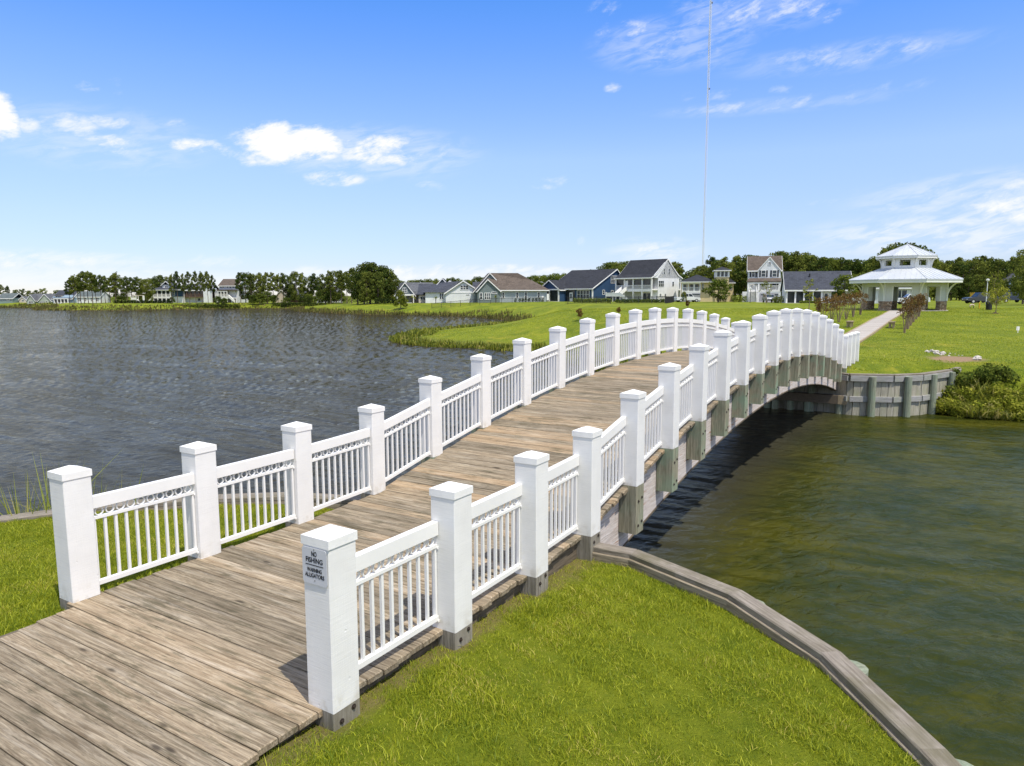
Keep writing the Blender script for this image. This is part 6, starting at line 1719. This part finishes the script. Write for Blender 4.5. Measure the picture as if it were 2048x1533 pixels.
# ------------------------------------------------------------------ vehicles
def car(label, u, D_, yaw, paint, kind='suv', L=4.7, Wd=1.85, Hh=1.65, cat='car', name='parked_car'):
    x = X_at(u, D_); r = empty(name, (x, D_, gz(x, D_) + .02), yaw); tag(r, label, cat)
    hw = Wd / 2
    if kind == 'pickup':
        low = [(-L / 2, .45), (L / 2, .45), (L / 2, .80), (L / 2 - .12, 1.0), (L / 2 - 1.35, 1.10), (-L / 2 + .05, 1.10), (-L / 2, 1.0)]
        cab = [(L / 2 - 1.45, 1.09), (L / 2 - 2.05, Hh + .12), (L / 2 - 3.55, Hh + .14), (L / 2 - 3.80, 1.09)]
    else:
        low = [(-L / 2, .40), (L / 2, .40), (L / 2, .72), (L / 2 - .15, .90), (L / 2 - 1.15, 1.02), (-L / 2 + .05, 1.05), (-L / 2, .8)]
        cab = [(L / 2 - 1.20, 1.01), (L / 2 - 1.85, Hh - .04), (-L / 2 + .8, Hh), (-L / 2 + .12, 1.04)]
    B().prism([(a, -hw, z) for a, z in low], (0, Wd, 0)).obj('body', M[paint], r)
    cb = B(); n = len(cab); ins = [.03, .17, .17, .03]
    cb.add([(a, -hw + i, z) for (a, z), i in zip(cab, ins)] + [(a, hw - i, z) for (a, z), i in zip(cab, ins)], [tuple(range(n)), tuple(range(2 * n - 1, n - 1, -1))] + [(i, i + n, (i + 1) % n + n, (i + 1) % n) for i in range(n)])
    cb.obj('cabin', M[paint], r)
    # side windows and windscreen, set just proud of the cabin
    def lerp(p, q, f): return (p[0] + (q[0] - p[0]) * f, p[1] + (q[1] - p[1]) * f)
    a, b_, c, d = cab
    for sg in (-1, 1):
        for (f0, f1) in ((.06, .46), (.52, .93)):
            lo0, lo1 = lerp(a, d, f0), lerp(a, d, f1); hi0, hi1 = lerp(b_, c, f0), lerp(b_, c, f1)
            q = []
            for (lo, hi, g) in ((lo0, hi0, .14), (lo1, hi1, .14), (lo1, hi1, .88), (lo0, hi0, .88)):
                p = lerp(lo, hi, g); q.append((p[0], sg * (hw - (.03 + .14 * g) + .006), p[1]))
            B().prism(q, (0, sg * .012, 0)).obj('window', M['glass'], r)
    for (p, q, nm) in ((a, b_, 'windscreen'), (d, c, 'rear_window')):
        lo, hi = lerp(p, q, .12), lerp(p, q, .90); off = .012 if nm == 'windscreen' else -.012
        B().prism([(lo[0] + off, -hw + .12, lo[1]), (lo[0] + off, hw - .12, lo[1]), (hi[0] + off, hw - .22, hi[1]), (hi[0] + off, -hw + .22, hi[1])], (off, 0, .008)).obj(nm, M['glass'], r)
    for wx in (L / 2 - .92, -L / 2 + .98):
        for sg in (-1, 1):
            w = B().tube([(wx, sg * (hw - .20), .36), (wx, sg * (hw + .012), .36)], [.36, .36], 16).obj('wheel', M['rubber'], r)
            B().tube([(wx, sg * (hw + .013), .36), (wx, sg * (hw + .022), .36)], [.20, .19], 12).obj('rim', M['lampm'], w)
    for sg in (-1, 1):
        B().box(L / 2 - .05, L / 2 + .015, sg * (hw - .25) - .18, sg * (hw - .25) + .18, .66, .80).obj('headlight', M['lampm'], r)
        B().box(-L / 2 - .015, -L / 2 + .05, sg * (hw - .15) - .10, sg * (hw - .15) + .10, .72, .95).obj('tail_light', M['bolt'], r)
    B().box(L / 2 - .02, L / 2 + .06, -hw + .1, hw - .1, .42, .60).obj('bumper', M['iron'], r)
    return r
car('dark grey pickup parked on the grass beyond the pavilion', 1962, 124, rad(176), 'car_dark', 'pickup', 5.6, 1.95, 1.75, 'pickup', 'parked_pickup')
car('dark navy pickup at the right edge under the trees', 2022, 132, rad(184), 'car_navy', 'pickup', 5.5, 1.95, 1.75, 'pickup', 'parked_pickup')
car('white car seen through the pavilion opening', 1822, 112, rad(168), 'car_white', 'suv')
car('silver car parked in the drive of the three storey white house', 1538, 146, rad(-96), 'car_grey', 'suv', 4.5)
car('white pickup parked before the yellow house garages', 1374, 156, rad(8), 'car_white', 'pickup', 5.4, 1.9, 1.75, 'pickup', 'parked_pickup')
car('white car by the house left of the pavilion', 1697, 121, rad(4), 'car_white', 'suv', 4.4, 1.8, 1.5)
# yellow digger behind the grey pickup
D_ = 133; x = X_at(1953, D_); r = empty('digger', (x, D_, gz(x, D_)), rad(5)); r.scale = (.62, .7, .72); tag(r, 'yellow digger mostly hidden behind the dark grey pickup', 'digger')
B().box(-1.8, 1.6, -.9, .9, .7, 1.5).obj('chassis', M['yellow'], r); B().box(-1.75, -.55, -.7, .7, 1.5, 2.45).box(-.55, 1.3, -.55, .55, 1.5, 2.15).obj('engine_cover', M['yellow'], r)
B().box(-1.85, .2, -.8, .8, 2.46, 2.62).obj('cab_roof', M['yellow'], r); B().box(-1.2, -.2, -.74, -.70, 1.6, 2.4).obj('cab_window', M['glass'], r)
for wx in (-1.2, 1.2):
    for sg in (-1, 1): B().tube([(wx, sg * .75, .5), (wx, sg * 1.05, .5)], [.5, .5], 14).obj('wheel', M['rubber'], r)
B().tube([(1.5, 0, 1.2), (2.4, 0, 1.9), (3.0, 0, .7)], [.14, .12, .10], 6).obj('boom', M['yellow'], r); B().prism([(2.7, -.5, .2), (3.3, -.5, .2), (3.2, -.5, .8), (2.8, -.5, .8)], (0, 1, 0)).obj('bucket', M['iron'], r)

# ------------------------------------------------------------------ small things on the lawn
x, y_, z = 51.2, 76.8, gz(51.2, 76.8); r = empty('litter_bin', (x, y_, z)); tag(r, 'black litter bin on the lawn right of the pavilion', 'bin')
b = B(); b.tube([(0, 0, 0), (0, 0, .75)], [.24, .28], 12); b.obj('bin_body', M['plastic'], r); B().tube([(0, 0, .752), (0, 0, .80), (0, 0, .98)], [.30, .30, .16], 12).obj('lid', M['plastic'], r); B().box(.30, .37, -.03, .03, -.2, 1.0).obj('post', M['iron'], r)
x, y_ = 51.67, 80.3; z = gz(x, y_); r = empty('pipe_arch', (x, y_, z)); tag(r, 'small pale pipe arch on dark legs in the grass right of the pavilion', 'pipe')
B().tube([(-.24, 0, .22), (-.18, 0, .38), (0, 0, .43), (.18, 0, .40), (.25, 0, .30)], [.07, .085, .09, .085, .07], 8).obj('pipe', M['tan'], r)
for sx_ in (-.2, .18): B().tube([(sx_, 0, -.1), (sx_, 0, .30)], [.035, .035], 6).obj('leg', M['iron'], r)
x, y_ = 52.3, 80.0; z = gz(x, y_)
o = B().tube([(0, 0, -.1), (0, 0, .62), (0, 0, .66)], [.07, .07, .04], 8).obj('marker_post', M['yellow'], None, (x, y_, z)); tag(o, 'yellow marker post right of the pavilion lawn', 'post')
x, y_ = 33.78, 47.55; z = gz(x, y_); r = empty('lawn_sign', (x, y_, z)); tag(r, 'small blank white sign on a stake at the right edge of the lawn', 'sign')
B().box(-.10, .10, -.012, .012, .16, .42).obj('sign_board', M['white'], r); B().box(-.02, .02, -.03, -.013, -.15, .40).obj('stake', M['white'], r)
# birdhouse pole, lamp post and utility bits near the houses
D_ = 142; x = X_at(1500, D_); r = empty('lamp_post', (x, D_, gz(x, D_))); tag(r, 'black lamp post before the three storey white house stairs', 'lamp post')
B().tube([(0, 0, -.2), (0, 0, 2.5)], [.06, .045], 8).obj('pole', M['iron'], r); B().tube([(0, 0, 2.5), (0, 0, 2.62), (0, 0, 2.95), (0, 0, 3.05)], [.06, .14, .17, .03], 8).obj('lantern', M['white'], r)
D_ = 112; x = X_at(1971, D_); r = empty('street_lamp', (x, D_, gz(x, D_))); tag(r, 'pale street lamp behind the young trees at the right', 'street lamp')
B().tube([(0, 0, -.2), (0, 0, 3.6)], [.07, .05], 8).obj('pole', M['mast'], r); B().tube([(0, 0, 3.6), (0, 0, 3.68), (0, 0, 3.9), (0, 0, 3.98)], [.06, .22, .26, .05], 10).obj('lamp_head', M['white'], r)
# pale rocks in the bare patch
rs = random.Random(4)
def rock_mesh(seed):
    r_ = random.Random(seed); b = B(); n, m = 7, 4; vs_ = [(0, 0, .5)]
    for j in range(1, m):
        for i in range(n):
            a = 2 * math.pi * i / n + j * .3; e = math.pi * j / m; q = r_.uniform(.75, 1.15)
            vs_.append((math.sin(e) * math.cos(a) * q * .62, math.sin(e) * math.sin(a) * q * .5, math.cos(e) * .45 * q))
    vs_.append((0, 0, -.4)); fs_ = [(0, 1 + i, 1 + (i + 1) % n) for i in range(n)]
    for j in range(m - 2):
        for i in range(n): fs_.append((1 + j * n + i, 1 + (j + 1) * n + i, 1 + (j + 1) * n + (i + 1) % n, 1 + j * n + (i + 1) % n))
    L_ = len(vs_) - 1; fs_ += [(L_, 1 + (m - 2) * n + (i + 1) % n, 1 + (m - 2) * n + i) for i in range(n)]
    b.add(vs_, fs_); return b.mesh('rock', M['rock'])
RM = [rock_mesh(k) for k in range(4)]
def gxy(u, v):
    z = 0.0
    for _ in range(40):
        X = (u - 1024) / F_PX; Y = -(v - 766.5) / F_PX
        dy = math.cos(PITCH) + Y * math.sin(PITCH); dz = -math.sin(PITCH) + Y * math.cos(PITCH); t = (z - CAM_Z) / dz
        z = .5 * z + .5 * gz(X * t, dy * t)
    return X * t, dy * t, z
for k in range(22):
    u = rs.gauss(1868, 14) if k < 14 else rs.uniform(1880, 1925); v = 709 + (u - 1868) * .10 + rs.uniform(-3, 3)
    x, y_, z = gxy(u, v); o = link('rock', RM[k % 4]); s_ = rs.uniform(.10, .26) if k < 14 else rs.uniform(.06, .14); o.location = (x, y_, z + s_ * .1); o.scale = (s_, s_, s_ * .8); o.rotation_euler = (rs.uniform(-.3, .3), rs.uniform(-.3, .3), rs.uniform(0, 6))
    tag(o, 'pale broken rock in the bare patch of the right hand lawn', 'rock', 'rocks in the bare patch')
x, y_, z = gxy(1955, 723); o = link('rock', RM[1]); o.location = (x, y_, z + .06); o.scale = (.36, .3, .3); tag(o, 'largest white rock at the right end of the bare patch', 'rock')

# ------------------------------------------------------------------ radio mast
D_ = 620; x = X_at(1404, D_); r = empty('radio_mast', (x, D_, 1.0)); tag(r, 'very tall thin steel lattice radio mast behind the houses', 'radio mast')
HM, wm = 318, .85
ang = [rad(90), rad(210), rad(330)]
for a in ang: B().tube([(wm * math.cos(a), wm * math.sin(a), 0), (wm * math.cos(a), wm * math.sin(a), HM)], [.16, .16], 5).obj('mast_leg', M['mast'], r)
lb = B(); n = 150
for i in range(n):
    z0_, z1_ = HM * i / n, HM * (i + 1) / n
    for k in range(3):
        a, b_ = ang[k], ang[(k + 1) % 3]
        lb.tube([(wm * math.cos(a), wm * math.sin(a), z0_), (wm * math.cos(b_), wm * math.sin(b_), z1_)], [.07, .07], 3)
        lb.tube([(wm * math.cos(a), wm * math.sin(a), z0_), (wm * math.cos(b_), wm * math.sin(b_), z0_)], [.05, .05], 3)
tag(lb.obj('lattice', M['mast'], r), kind='stuff')
for z_ in (172, 240): B().box(.5, 1.6, -.4, .4, z_, z_ + 1.2).obj('antenna', M['iron'], r)
B().tube([(-.75, -.2, 200), (-.75, -.2, 219)], [.18, .18], 6).obj('antenna', M['iron'], r)

# ------------------------------------------------------------------ neighbours told apart by their place in the row
ORD = 'first second third fourth fifth sixth seventh eighth ninth tenth eleventh twelfth thirteenth fourteenth fifteenth'.split()
byg = {}
for o in bpy.data.objects:
    if o.parent is None and o.get('group'): byg.setdefault((o['group'], o['label']), []).append(o)
for (g_, l_), os_ in byg.items():
    if 2 <= len(os_) <= 15 and os_[0]['category'] in ('tree', 'shrub'):
        os_.sort(key=lambda o: o.location.x / o.location.y)
        for i, o in enumerate(os_): o['label'] = l_ + ', ' + ORD[i] + ' from the left'
